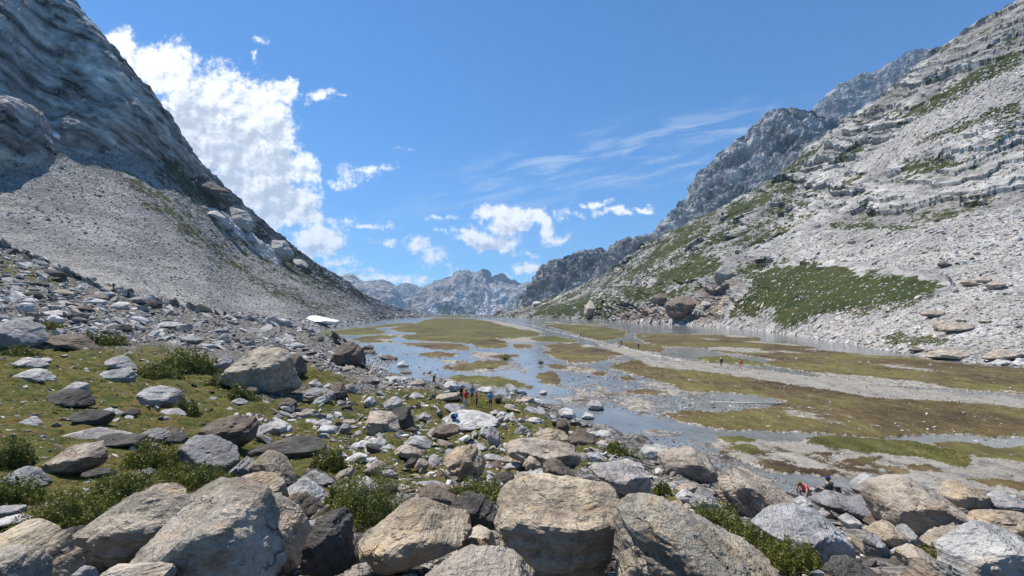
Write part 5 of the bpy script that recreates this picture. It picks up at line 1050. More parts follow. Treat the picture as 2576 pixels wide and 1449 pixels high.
for s_, z, i in allc:
    if cnt >= N_IND: break
    zn, U, V, S_, x, y, zz, T, ti, N_, tn = CAND[z]
    if covered(U[i], V[i], s_): continue
    cnt += 1; taken[z][i] = True
    o = bpy.data.objects.new('rock', MESHES[int(R2.integers(0, 18))]); COL.objects.link(o)
    w_ = s_ * y[i] / F; o.scale = (w_ * R2.uniform(.9, 1.2), w_ * R2.uniform(.8, 1.1), w_ * R2.uniform(.75, 1.1)); o.location = (x[i], y[i], zz[i] + .08 * w_)
    o.rotation_euler = (R2.normal(0, .25) + math.atan(N_[i][1] * -1) * .6, R2.normal(0, .25) + math.atan(N_[i][0]) * .6, R2.uniform(0, 6.28)); o.color = (*T[i], 1)
    # where it lies, told from the nearest landmark
    L = sorted(LANDS, key=lambda p: (p[0] - U[i]) ** 2 + 2.5 * (p[1] - V[i]) ** 2)
    size_w = 'small' if s_ < 24 else 'mid-sized' if s_ < 36 else 'sizeable'; tone_w = TW[tn[ti[i]]]; form = ['angular', 'flat', 'blocky', 'wedge-shaped', 'rounded', 'jagged']
    done = False
    for near in L[:4]:
        du, dv = U[i] - near[0], V[i] - near[1]; ang = math.degrees(math.atan2(-dv, du)) % 360
        rel = ['right of', 'upslope to the right of', 'upslope of', 'upslope to the left of', 'left of', 'downslope to the left of', 'downslope of', 'downslope to the right of'][int((ang + 22.5) // 45) % 8]
        dist = math.hypot(du, dv); far_ = 'just ' if dist < 90 else 'some way ' if dist > 220 else ''
        lab = f'{size_w} {tone_w} rock lying {far_}{rel} {near[2]}'
        if lab not in LABELS and len(lab.split()) <= 16: LABELS[lab] = 1; done = True; break
    if not done:
        lab = f'{size_w} {tone_w} rock {far_}{rel} {L[3][2]}, near {L[0][2]}'
        lab = ' '.join(lab.split()[:16])
    tag(o, lab, 'rock', 'loose rocks on the near slope')
    PLACED.append((U[i], V[i], s_, None, o.name))
for z, (zn, U, V, S_, x, y, zz, T, ti, N_, tn) in enumerate(CAND):
    k = ~taken[z]; nm = {'rubble': 'rubble', 'belt': 'loose_stones', 'turf': 'scattered_stones', 'shore': 'shore_stones', 'pile': 'pile_stones', 'corner': 'gap_stones'}[zn]
    sz = (S_ * y / F)[k]; stones(nm, np.stack([x, y, zz + .03 * (S_ * y / F)], -1)[k], sz, N_[k], T[k])

# --------------------------------------------------- scree stones on the two mountainsides
def on_grid(P, N, U, V, Y, poly_list, n, r, smin, smax, pw, dens=None, margin=0):
    """random picture positions on a lofted surface: returns points, sizes, normals"""
    out = []
    ok = (U > -40) & (U < 2620) & (V > 0) & (V < 1010)
    m = np.zeros(U.shape, bool)
    for pl in poly_list: m |= (sdf(pl, U, V).reshape(U.shape) > margin)
    m &= ok; m[:, -60:] = False
    ar = np.abs(np.gradient(V, axis=1) * np.gradient(U, axis=0)) * m
    if dens is not None: ar = ar * dens(P, U, V)
    pr = ar.ravel() / ar.sum(); ix = r.choice(pr.size, n, p=pr)
    q = P.reshape(-1, 3)[ix]; yy_ = Y.ravel()[ix]; u = r.random(n); s_ = smin * (1 - u * (1 - (smin / smax) ** (pw - 1))) ** (-1 / (pw - 1))
    j = r.normal(0, .5, (n, 3)) * (yy_ / F * 2)[:, None]; nn = N.reshape(-1, 3)[ix]; j -= nn * (j * nn).sum(1, keepdims=True)
    return q + j, s_ * yy_ / F, nn, U.ravel()[ix], V.ravel()[ix]
R3 = np.random.default_rng(5)
TA_R = [TALUS_UP]
for nm, polys, n, smin, smax, pw, tn, tw, G_p in (
    ('scree_stones', [TALUS_UP], 13000, 3.5, 24, 3.4, ['warm','pale','white','grey','dark'], [2.5,4,2.5,1,.3], 'R'),
    ('upper_scree_stones', [TALUS2], 1500, 3.5, 12, 3.2, ['warm','pale','grey'], [2,4,2], 'R'),
    ('ledge_stones', [[(1330,800),(1480,720),(1640,640),(1800,640),(1900,650),(1960,800),(1800,830),(1500,808)], [(1700,640),(1900,520),(2576,100),(2576,500),(2000,600)]], 2600, 3.5, 14, 2.8, ['warm','pale','white','grey'], [2,4,3,1], 'R'),
    ('turf_stones', [[(1940,680),(2260,700),(2390,720),(2290,775),(2060,830),(1950,830),(1940,790)]], 480, 3.5, 12, 2.8, ['pale','white'], [3,3], 'R'),
    ('far_shore_stones', [[(1300,804),(1750,812),(1950,838),(2100,850),(2350,890),(2620,915),(2620,945),(2350,912),(2060,866),(1900,840),(1700,824),(1300,806)]], 1900, 3.5, 22, 2.6, ['pale','white','warm'], [3,3,1], 'R'),
    ('left_scree_stones', [[(-40,420),(130,380),(300,390),(500,490),(640,590),(900,755),(1030,790),(1060,800),(800,830),(600,800),(450,770),(200,650),(-40,560)]], 8000, 2.6, 13, 3.2, ['grey','pale','white','dark'], [3,3,2,3], 'L'),
    ('left_shore_stones', [[(560,780),(800,810),(1050,790),(1080,802),(830,835),(700,838)]], 2600, 3.0, 16, 2.8, ['pale','white','grey','dark'], [3,2,3,1], 'L')):
    g_ = (RP, RN, RU, RV, RY) if G_p == 'R' else (LP, LN, LU, LV, LY)
    q, s_, nn, u_, v_ = on_grid(*g_, polys, n, R3, smin, smax, pw); T, _ = pick_tint(R3, n, tn, tw)
    if nm == 'left_scree_stones': T = T * .8
    if G_p == 'R': T = T * .92
    stones(nm, q + nn * (s_ * .05)[:, None], s_, nn, T)
# rubble bar along the lip of the lake, with the turf hummock seen there
n = 900; u_ = R3.uniform(1040, 1320, n); yv = R3.uniform(730, 960, n); hmp = 2.2 * np.exp(-((u_ - 1140) / 38) ** 2) + 1.1 * np.exp(-((u_ - 1070) / 30) ** 2) + .9 * np.exp(-((u_ - 1260) / 40) ** 2) + .25
x = yv * (u_ - U0) / F; T, _ = pick_tint(R3, n, ['pale','warm','white','brown','dark'], [3,2,2,1,1])
bx, by = np.meshgrid(np.linspace(1000, 1340, 90), np.linspace(700, 990, 14), indexing='ij'); bh = (2.2 * np.exp(-((bx - 1140) / 38) ** 2) + 1.1 * np.exp(-((bx - 1070) / 30) ** 2) + .9 * np.exp(-((bx - 1260) / 40) ** 2) + .9) * np.sin((by - 700) / 290 * np.pi) ** .5 - .7
BP = np.stack([by * (bx - U0) / F, by, bh], -1).reshape(-1, 3); BP[:, 2] += .4 * fbm(BP / 12, 4)
tag(mesh_np('lake_lip', BP, grid_faces(90, 14), M_HILL, True, {'mask': np.tile([.55, 0, .5, 0], (len(BP), 1))}), kind='structure')
stones('lip_stones', np.stack([x, yv, hmp * np.sin((yv - 700) / 290 * np.pi) + .1], -1), R3.uniform(1.2, 4.5, n), np.tile([0, 0, 1.], (n, 1)), T)

# --------------------------------------------------- stones lying on the lake flat
def flat_stones(name, poly, n, smin, smax, pw, names, wts, zz=.03):
    u, v = in_poly(poly, n, R3); y = H * F / (v - VH); q = R3.random(n); s_ = smin * (1 - q * (1 - (smin / smax) ** (pw - 1))) ** (-1 / (pw - 1)); T, _ = pick_tint(R3, n, names, wts)
    stones(name, np.stack([y * (u - U0) / F, y, 0 * y + zz], -1), s_ * y / F, np.tile([0, 0, 1.], (n, 1)), T)
flat_stones('gravel_bar_stones', B_([(240,640),(560,580),(1000,700),(1300,760),(1300,860),(1000,860),(600,780),(300,760)]), 1500, 2.5, 13, 2.6, ['white','pale','warm'], [3,4,1])
flat_stones('delta_stones', A_([(150,1120),(420,1150),(350,1300),(700,1420),(250,1420)]), 900, 3, 14, 2.4, ['white','pale','warm'], [3,4,1])
flat_stones('streambed_stones', C_([(0,60),(480,130),(800,290),(1100,420),(1700,420),(2600,480),(2600,540),(1200,560),(700,330),(300,200)]), 1700, 2.5, 10, 2.8, ['grey','pale','white','brown'], [3,3,2,2])
flat_stones('silt_flat_stones', C_([(480,130),(1100,118),(1900,140),(2700,255),(2700,470),(2000,430),(1300,370),(750,265)]), 1300, 2.0, 8, 3.0, ['white','pale','warm'], [3,4,1], .1)
flat_stones('path_stones', B_([(480,440),(800,520),(1250,555),(1800,650),(2700,720),(2700,830),(1800,720),(1200,630),(700,545)]), 1700, 1.6, 6, 3.2, ['white','pale','grey'], [3,4,2], .1)
flat_stones('sedge_stones', B_([(960,480),(2600,590),(2600,1000),(2000,900),(1300,880),(780,800),(560,580),(1000,600)]), 420, 2.5, 13, 2.6, ['white','pale'], [3,4], .2)
flat_stones('left_basin_stones', A_([(0,1010),(560,1100),(1000,1200),(1500,1400),(1000,1420),(500,1300),(250,1150)]), 500, 2, 8, 2.8, ['white','pale','brown'], [3,4,1])

# ================================================================ shrubs and grass
def lump(n, r): return .75 + .5 * fbm(n * 1.7 + r, 3)
def shrub(u, v, w, h, label, mat=None, on='hill', dens=.6, leaf=5.8, up=.78, depth=.8):
    r = np.random.default_rng(int(u * 3 + v)); y0 = surf_y(u, min(v, 1520), on); rx = w * y0 / F / 2; ry = rx * depth; hh = h * y0 / F * up; yc = y0 + ry * .55; xc = yc * (u - U0) / F
    n = int(np.clip(w * h * dens, 260, 16000)); a = r.uniform(0, 2 * np.pi, n); q = np.sqrt(r.random(n)); lx, ly = q * np.cos(a), q * np.sin(a)
    seed = r.uniform(0, 50); L = np.stack([lx * 2.2 + seed, ly * 2.2, 0 * lx], -1); edge = .95 + .6 * fbm(np.stack([np.cos(a) * 1.6 + seed, np.sin(a) * 1.6, 0 * a], -1), 3)
    x = xc + lx * rx * edge; y = yc + ly * ry * edge
    gz = hill_z(x, y) if on == 'hill' else 0 * x + .2
    env = hh * np.clip(1 - q ** 3, 0.05, 1) ** .6 * np.clip(.66 + 1.3 * fbm(L * 1.8, 4), .12, 1.4)
    z = gz + env * (r.random(n) ** .38)
    P = np.stack([x, y, z], -1); s_ = leaf * y0 / F * r.uniform(.6, 1.3, n) * (1 if on == 'hill' else 1)
    d1 = r.normal(size=(n, 3)) + np.stack([lx, ly, 0 * lx + .8], -1) * .8; d1 /= np.linalg.norm(d1, axis=1, keepdims=True); d2 = np.cross(d1, r.normal(size=(n, 3))); d2 /= np.linalg.norm(d2, axis=1, keepdims=True)
    s1 = s_[:, None]; V = np.stack([P - d1 * s1 * .55, P + d2 * s1 * .26, P + d1 * s1 * .55, P - d2 * s1 * .26], 1).reshape(-1, 3)
    tint = r.uniform(.65, 1.35, (n, 1)) * np.where(r.random((n, 1)) < .07, np.array([[1.9, 1.3, .8]]), np.array([[1, 1, 1]])); T = np.concatenate([np.clip(tint, 0, 3) * np.ones((n, 3)), np.ones((n, 1))], 1)
    root = bpy.data.objects.new('shrub', None); COL.objects.link(root); gzc = float(hill_z(xc, yc)[0]) if on == 'hill' else .2; root.location = (xc, yc, gzc); root.empty_display_size = .2
    tag(root, label, 'shrub', 'low shrubs among the boulders')
    org = np.array([xc, yc, gzc])
    mesh_np('foliage', V - org, np.arange(4 * n).reshape(-1, 4), mat or M_LEAF, False, {'tint': np.repeat(T, 4, 0)}, parent=root)
    bm = bmesh.new()
    for k in range(14):
        ang = r.uniform(0, 6.28); p0 = Vector((r.normal(0, .1) * rx, r.normal(0, .1) * ry, -.05)); p1 = Vector((math.cos(ang) * rx * .6, math.sin(ang) * ry * .6, hh * r.uniform(.4, .75)))
        dd = (p1 - p0); rad = max(.006, .004 * y0 * .3); g = bmesh.ops.create_cone(bm, segments=5, radius1=rad, radius2=rad * .4, depth=dd.length)
        bmesh.ops.transform(bm, matrix=Matrix.Translation((p0 + p1) / 2) @ dd.to_track_quat('Z', 'Y').to_matrix().to_4x4(), verts=g['verts'])
    me = bpy.data.meshes.new('stem'); bm.to_mesh(me); bm.free(); me.materials.append(M_BARK); o = bpy.data.objects.new('stem', me); COL.objects.link(o); o.parent = root
    return root
for a_ in [
 (928, 1338, 250, 165, 'big bushy green shrub in front, right of the whitish rough boulder'),
 (860, 1270, 100, 70, 'olive shrub growing against the upper left side of the big bushy one'),
 (1210, 1262, 150, 60, 'thin twiggy shrub behind the blackish layered boulder'),
 (1790, 1352, 190, 95, 'upper dark green heather shrub above the broad sloping beige slab'),
 (1900, 1400, 190, 95, 'middle dark green heather shrub along the broad sloping beige slab'),
 (1985, 1450, 180, 90, 'lower dark green heather shrub at the bottom edge beside the broad slab'),
 (480, 940, 150, 62, 'dark juniper shrub left of the house-sized pale boulder'),
 (405, 955, 120, 50, 'dark juniper shrub at the left end of the dark clump on the turf'),
 (560, 980, 90, 38, 'low green shrub at the left foot of the house-sized pale boulder'),
 (612, 1008, 80, 34, 'low green shrub in front of the house-sized pale boulder'),
 (395, 1185, 170, 75, 'loose green shrub left of the light grey pyramid boulder'),
 (500, 1225, 200, 60, 'green shrub under the light grey pyramid boulder'),
 (330, 1270, 240, 80, 'wide green shrub behind the long slanting boulder'),
 (200, 1325, 240, 90, 'wide green shrub near the lower left corner'),
 (30, 1180, 100, 80, 'green shrub at the left edge beside the lens-shaped boulder'),
 (35, 1265, 140, 70, 'green shrub at the left edge under the knobbly grey boulder'),
 (835, 1190, 110, 70, 'round dark shrub right of the long blackish slab'),
 (260, 870, 110, 34, 'dark low shrub on the rubble right of the long flat brown rock'),
 (60, 900, 80, 28, 'small shrub at the foot of the big blue-grey boulder'),
 (470, 1045, 70, 42, 'small dark shrub right of the ridged grey boulder'),
 (110, 835, 90, 26, 'dark shrub behind the big blue-grey boulder on the upper turf'),
 (2345, 1418, 90, 45, 'small shrub left of the large pale corner boulder'),
 (2440, 1452, 120, 40, 'shrub at the bottom edge in front of the large pale corner boulder'),
 (1668, 1248, 46, 34, 'small shrub on the turf left of the domed boulder'),
 (1395, 1140, 46, 34, 'small dark shrub among stones above the long bench-like block'),
 (812, 1025, 60, 28, 'small green shrub below the flat-topped layered grey block'),
 (1560, 1145, 90, 26, 'mossy cushion shrub on the turf bank at the stream')]:
    shrub(*a_)
shrub(1272, 909, 30, 13, 'tiny willow shrub standing on the gravel between two stream arms', on='flat', dens=1.2, leaf=2.5, up=1)
shrub(1360, 919, 15, 9, 'tiny willow tuft at the edge of a pool right of the gravel', on='flat', dens=2, leaf=2.2, up=1)

def blades(name, x, y, z, hgt_, wid, per, r, lean=.5):
    n = len(x) * per; ix = np.repeat(np.arange(len(x)), per); sp = (hgt_ * .55)[ix]
    bx_ = x[ix] + r.normal(0, 1, n) * sp; by_ = y[ix] + r.normal(0, 1, n) * sp; a = r.uniform(0, np.pi, n); hh = hgt_[ix] * r.uniform(.5, 1.2, n); ww = wid[ix]
    dx, dy = np.cos(a) * ww, np.sin(a) * ww; lx, ly = r.normal(0, lean, (2, n)) * hh
    V = np.stack([np.stack([bx_ - dx, by_ - dy, z[ix] - .02], -1), np.stack([bx_ + dx, by_ + dy, z[ix] - .02], -1), np.stack([bx_ + lx, by_ + ly, z[ix] + hh], -1)], 1).reshape(-1, 3)
    t = r.uniform(.6, 1.5, (n, 1)) * np.where(r.random((n, 1)) < .3, np.array([[1.45, 1.15, 1.0]]), np.array([[.95, 1.0, .9]])); T = np.repeat(np.concatenate([t * np.ones((n, 3)), np.ones((n, 1))], 1), 3, 0)
    o = mesh_np(name, V, np.arange(3 * n).reshape(-1, 3), M_BLADE, False, {'tint': T}); return tag(o, kind='stuff')
R4 = np.random.default_rng(11); U_, V_s = [], []
for pl, n in zip(GRASS_HILL, (17000, 600, 1500, 500, 500, 500)):
    a_, b_ = in_poly([(max(min(p[0], 2640), -60), p[1]) for p in pl], n, R4); U_.append(a_); V_s.append(b_)
U_ = np.concatenate(U_); V_s = np.concatenate(V_s); y = hill_y(U_, V_s); x = y * (U_ - U0) / F; nn_ = fbm(np.stack([x / 2.2, y / 2.2, 0 * x], -1) + 4, 3); k = (nn_ > -.22) & (y < 60); x, y = x[k], y[k]; z = hill_z(x, y)
blades('turf_grass', x, y, z, R4.uniform(2.4, 6.5, len(x)) * np.clip(y, 6, 45) / F, .55 * np.clip(y, 5, 60) / F, 6, R4)
u_, v_ = [], []
for pl, n in ((ISLES[22][1], 4500), (ISLES[27][1] if len(ISLES) > 27 else ISLES[-1][1], 2500), (ISLES[21][1], 1500)):
    a_, b_ = in_poly([(min(p[0], 2620), p[1]) for p in pl], n, R4); u_.append(a_); v_.append(b_)
u_ = np.concatenate(u_); v_ = np.concatenate(v_); y = H * F / (v_ - VH); x = y * (u_ - U0) / F
blades('sedge', x, y, 0 * x + .17, R4.uniform(.8, 2.0, len(x)) * y / F, .45 * y / F, 4, R4)

# ================================================================ stepping stones of the causeway, drift pole, mast
CW = A_([(1160,861),(1220,877),(1300,892),(1400,912),(1540,948),(1700,986),(1820,1016),(1950,1046),(2100,1081),(2230,1112),(2330,1137),(2480,1172),(2560,1190)])
SM = []
for k in range(6):
    V, Fc = LOW[k % 4]; T = np.tile([.74, .735, .72, 1], (len(V), 1)); o = mesh_np('stepping_stone', V * (.5, .5, .42), Fc, M_STONE, False, {'tint': T}); SM.append(o.data); bpy.data.objects.remove(o)
wp = [Vector((H * F / (v - VH) * (u - U0) / F, H * F / (v - VH), 0)) for u, v in CW]; k = 0; pos = wp[0].copy(); seg = 0; rs = random.Random(3); ylist = []
tt = 0
while seg < len(wp) - 1 and k < 290:
    d = wp[seg + 1] - wp[seg]; step_px = 4.3; yy_c = (wp[seg] + d * tt).y; st = max(1.0, step_px * yy_c / F * (yy_c / 100 if yy_c > 160 else 1.35))
    tt += st / d.length
    if tt >= 1: seg += 1; tt = 0; continue
    p = wp[seg] + d * tt; o = bpy.data.objects.new('stepping_stone', SM[rs.randrange(6)]); COL.objects.link(o); sw = max(1.1, 4.6 * p.y / F) * rs.uniform(.8, 1.3)
    o.location = (p.x + rs.gauss(0, .3), p.y + rs.gauss(0, .3), .10); o.scale = (sw, sw * rs.uniform(.6, .9), .55 if p.y < 250 else .8); o.rotation_euler = (0, 0, rs.uniform(0, 6.28)); k += 1
    tag(o, 'white stone slab in the long line of stepping stones across the lake', 'stepping stone', 'stepping stones of the causeway')
def tube(p0, p1, r0, r1, seg=8):
    bm = bmesh.new(); d = Vector(p1) - Vector(p0); g = bmesh.ops.create_cone(bm, cap_ends=True, segments=seg, radius1=r0, radius2=r1, depth=d.length)
    bmesh.ops.transform(bm, matrix=Matrix.Translation((Vector(p0) + Vector(p1)) / 2) @ d.to_track_quat('Z', 'Y').to_matrix().to_4x4(), verts=g['verts']); return bm
def bm_obj(name, bm, mat, parent=None, smooth_=True):
    me = bpy.data.meshes.new(name); bm.to_mesh(me); bm.free(); me.materials.append(mat)
    for p in me.polygons: p.use_smooth = smooth_
    o = bpy.data.objects.new(name, me); COL.objects.link(o); o.parent = parent; return o
def flat_pt(u, v, z=0): y = (H - z) * F / (v - VH); return Vector((y * (u - U0) / F, y, z))
M_WOOD = simple('bleached_wood', (.46, .44, .38), .85, .2, 3)
tag(bm_obj('drift_pole', tube(flat_pt(1786, 1012, .25), flat_pt(1962, 1016, .22), .09, .07), M_WOOD), 'long bleached wooden pole lying on the wet sedge of the lake flat', 'pole')
M_MAST = simple('mast_metal', (.12, .12, .12), .6)
t_ = bpy.data.objects.new('mast', None); COL.objects.link(t_); t_.location = (730 * (1235 - U0) / F, 730, 1.2); tag(t_, 'thin dark mast on the lip of the lake left of the egg-shaped boulder', 'mast')
bm_obj('pole', tube((0, 0, -1), (0, 0, 11), .22, .12), M_MAST, t_); bm_obj('crossbar', tube((-.7, 0, 10.2), (.7, 0, 10.2), .08, .08), M_MAST, t_)

# ================================================================ people
def cloth(name, c, rough=.85): return simple(name, c, rough, .12, 30)
SKIN = cloth('skin', (.42, .25, .17), .6); TANSKIN = cloth('tanned_skin', (.30, .165, .11), .6)
CM = {k: cloth(k + '_cloth', c) for k, c in {'black': (.018, .017, .02), 'white': (.75, .74, .70), 'coral': (.80, .085, .10), 'red': (.55, .03, .04), 'orange': (.62, .12, .05), 'blue': (.03, .26, .68), 'navy': (.015, .025, .09), 'cream': (.48, .45, .38),
    'maroon': (.30, .02, .07), 'camo': (.075, .10, .075), 'grey': (.20, .20, .21), 'yellow': (.62, .42, .06), 'rust': (.50, .10, .05), 'brown': (.12, .07, .045), 'purple': (.13, .08, .12), 'lightgrey': (.42, .42, .45)}.items()}
HAIR = cloth('hair', (.10, .055, .03), .7)
J0 = dict(pelvis=(0,0,.95), waist=(0,0,1.10), chest=(0,0,1.33), neck=(.01,0,1.49), head=(.03,0,1.60), top=(.01,0,1.70),
  shL=(0,.17,1.42), elL=(-.02,.23,1.16), wrL=(.07,.24,.95), haL=(.10,.235,.86), shR=(0,-.17,1.42), elR=(-.02,-.23,1.16), wrR=(.07,-.24,.95), haR=(.10,-.235,.86),
  hiL=(0,.09,.90), knL=(.02,.10,.49), anL=(0,.10,.08), toL=(.15,.12,.035), hiR=(0,-.09,.90), knR=(.02,-.10,.49), anR=(0,-.10,.08), toR=(.15,-.12,.035))
RAD = dict(pelvis=(.15,.11), waist=(.13,.10), chest=(.16,.115), neck=.055, head=.088, top=.07, sh=.06, el=.042, wr=.028, ha=.034, hi=.088, kn=.055, an=.036, to=.036)
POSE = {
 'stand': {},
 'walk': dict(knL=(.20,.10,.52), anL=(.26,.10,.10), toL=(.41,.11,.06), knR=(-.08,-.10,.50), anR=(-.34,-.10,.16), toR=(-.22,-.11,.04), elL=(-.12,.23,1.17), wrL=(-.02,.25,.96), haL=(.03,.25,.88), elR=(.04,-.23,1.16), wrR=(.20,-.23,1.0), haR=(.26,-.22,.94)),
 'run': dict(pelvis=(0,0,.95), waist=(.05,0,1.1), chest=(.12,0,1.32), neck=(.17,0,1.47), head=(.21,0,1.58), top=(.20,0,1.68), shL=(.12,.17,1.40), elL=(-.14,.26,1.22), wrL=(-.02,.27,1.02), haL=(.05,.26,.98), shR=(.12,-.17,1.40), elR=(.10,-.24,1.14), wrR=(.34,-.20,1.13), haR=(.43,-.18,1.14),
     knR=(.20,-.10,.55), anR=(.16,-.10,.12), toR=(.32,-.11,.05), knL=(-.18,.10,.58), anL=(-.58,.10,.48), toL=(-.62,.10,.34)),
 'photo': dict(elL=(.14,.24,1.27), wrL=(.25,.10,1.46), haL=(.23,.05,1.56), elR=(.14,-.24,1.27), wrR=(.25,-.10,1.46), haR=(.23,-.05,1.56)),
 'hand_up': dict(elR=(.12,-.26,1.34), wrR=(.14,-.12,1.55), haR=(.13,-.08,1.62)),
 'crouch': dict(pelvis=(-.16,0,.40), waist=(-.06,0,.56), chest=(.16,0,.74), neck=(.32,0,.83), head=(.42,0,.86), top=(.50,0,.92), shL=(.20,.17,.80), elL=(.36,.30,.62), wrL=(.52,.34,.42), haL=(.57,.34,.33), shR=(.20,-.17,.80), elR=(.26,-.26,.54), wrR=(.22,-.24,.28), haR=(.22,-.24,.19),
     hiL=(-.12,.10,.37), knL=(.26,.17,.46), anL=(.02,.12,.09), toL=(.17,.14,.04), hiR=(-.12,-.10,.37), knR=(.26,-.17,.46), anR=(.02,-.12,.09), toR=(.17,-.14,.04)),
 'sit': dict(pelvis=(0,0,.13), waist=(.02,0,.28), chest=(.05,0,.50), neck=(.09,0,.66), head=(.12,0,.77), top=(.10,0,.87), shL=(.05,.18,.58), elL=(.12,.25,.36), wrL=(.30,.20,.33), haL=(.37,.17,.34), shR=(.05,-.18,.58), elR=(.12,-.25,.36), wrR=(.30,-.20,.33), haR=(.37,-.17,.34),
     hiL=(.04,.10,.12), knL=(.36,.16,.38), anL=(.62,.14,.06), toL=(.76,.15,.05), hiR=(.04,-.10,.12), knR=(.36,-.16,.38), anR=(.62,-.14,.06), toR=(.76,-.15,.05)),
}
BODY_E = [('pelvis','waist'),('waist','chest'),('chest','neck'),('neck','head'),('head','top')] + [e for s_ in 'LR' for e in (('chest','sh'+s_),('sh'+s_,'el'+s_),('el'+s_,'wr'+s_),('wr'+s_,'ha'+s_),('pelvis','hi'+s_),('hi'+s_,'kn'+s_),('kn'+s_,'an'+s_),('an'+s_,'to'+s_))]
def skin_obj(name, pts, edges, rad, mat, parent, sub=1):
    me = bpy.data.meshes.new(name); me.from_pydata([tuple(p) for p in pts], edges, []); me.materials.append(mat)
    o = bpy.data.objects.new(name, me); COL.objects.link(o); o.parent = parent; m = o.modifiers.new('skin', 'SKIN'); m.use_smooth_shade = True
    if not me.skin_vertices: me.attributes  # created by the modifier
    sv = me.skin_vertices[0].data if me.skin_vertices else None
    if sv:
        for i, r_ in enumerate(rad): sv[i].radius = r_ if isinstance(r_, tuple) else (r_, r_)
        sv[0].use_root = True
    s2 = o.modifiers.new('sub', 'SUBSURF'); s2.levels = sub; s2.render_levels = sub
    return o
def rad(k):
    r_ = RAD.get(k) or RAD.get(k[:2]); return r_
def person(pos, face, h, pose, label, top=None, bottom=None, shoes='black', hat=None, skin=None, legs='short', sleeves=.55, group=None, fingers=False, hair=True, cat='person'):
    J = dict(J0); J.update(POSE[pose]); k = h / 1.72; skin = skin or SKIN
    J = {a: Vector(b) * k for a, b in J.items()}
    root = bpy.data.objects.new('person', None); COL.objects.link(root); root.location = pos; root.rotation_euler = (0, 0, R(face)); root.empty_display_size = .1; tag(root, label, 'person', group)
    names = list(J); idx = {n_: i for i, n_ in enumerate(names)}; pts = [J[n_] for n_ in names]; E = [(idx[a], idx[b]) for a, b in BODY_E]
    rr = [tuple(x * k for x in rad(n_)) if isinstance(rad(n_), tuple) else rad(n_) * k for n_ in names]
    if fingers:
        for s_ in 'LR':
            hnd, wr = J['ha' + s_], J['wr' + s_]; ax = (hnd - wr).normalized(); side = ax.cross(Vector((1, 0, 0) if abs(ax.x) < .7 else (0, 1, 0))).normalized()
            for f_, ln_ in ((-.030, .055), (-.010, .068), (.010, .063), (.030, .048)):
                a_ = hnd + side * f_ * k + ax * .02; b_ = a_ + ax * ln_ * k * .6 + side * f_ * .2; c_ = b_ + ax * ln_ * k * .4 + Vector((.012, 0, 0)); n0 = len(pts); pts += [b_, c_]; rr += [.009 * k, .008 * k]; E += [(idx['ha' + s_], n0), (n0, n0 + 1)]
            t0 = hnd - ax * .015 + side * .045 * k; n0 = len(pts); pts += [t0, t0 + ax * .035 * k + side * .012]; rr += [.011 * k, .009 * k]; E += [(idx['ha' + s_], n0), (n0, n0 + 1)]
    skin_obj('body', pts, E, rr, skin, root, 1)
    def part(name, chain, mat, grow):
        nm = []; ed = []
        for a, b, t in chain:
            for q in (a, b):
                pass
        P_l, R_l = [], []; key = {}
        def vid(nm_, pos_, r_):
            if nm_ not in key: key[nm_] = len(P_l); P_l.append(pos_); R_l.append(r_)
            return key[nm_]
        def rv(n_):
            q = rad(n_); q = q if isinstance(q, tuple) else (q, q); return tuple(x * k + grow for x in q)
        for a, b, t in chain:
            ia = vid(a, J[a], rv(a))
            if t >= 1: ib = vid(b, J[b], rv(b))
            else: ib = vid(a + b, J[a].lerp(J[b], t), tuple(x * (1 - t) + y_ * t for x, y_ in zip(rv(a), rv(b))))
            ed.append((ia, ib))
        return skin_obj(name, P_l, ed, R_l, mat, root, 1)
    if top: part('shirt', [('waist','pelvis',.45),('waist','chest',1),('chest','neck',.55)] + [c for s_ in 'LR' for c in (('chest','sh'+s_,1),('sh'+s_,'el'+s_,sleeves))], CM[top], .017)
    if bottom:
        L_ = {'short': .85, 'long': 1}[legs]; ch = [('pelvis','waist',.4)] + [c for s_ in 'LR' for c in (('pelvis','hi'+s_,1),('hi'+s_,'kn'+s_,L_))]
        if legs == 'long': ch += [('kn'+s_,'an'+s_,.92) for s_ in 'LR']
        part('trousers' if legs == 'long' else 'shorts', ch, CM[bottom], .016)
    for s_ in 'LR':
        skin_obj('shoe', [J['an'+s_], J['to'+s_]], [(0, 1)], [(.05*k, .05*k), (.045*k, .04*k)], CM[shoes], root, 1)
    up = (J['top'] - J['neck']).normalized(); fw = Vector((1, 0, 0)); fw = (fw - up * fw.dot(up)).normalized(); hc = J['head'] + up * .02 * k
    Mh = Matrix((fw, up.cross(fw), up)).transposed().to_4x4(); Mh.translation = hc
    bm = bmesh.new(); g = bmesh.ops.create_cone(bm, segments=5, radius1=.016*k, radius2=.004, depth=.035*k); bmesh.ops.transform(bm, matrix=Mh @ Matrix.Translation((.098*k, 0, -.005)) @ Matrix.Rotation(R(90), 4, 'Y'), verts=g['verts']); bm_obj('nose', bm, skin, root)
    for sy in (-1, 1):
        bm = bmesh.new(); g = bmesh.ops.create_uvsphere(bm, u_segments=6, v_segments=4, radius=.011*k); bmesh.ops.transform(bm, matrix=Mh @ Matrix.Translation((.082*k, sy*.032*k, .02*k)), verts=g['verts']); bm_obj('eye', bm, CM['black'], root)
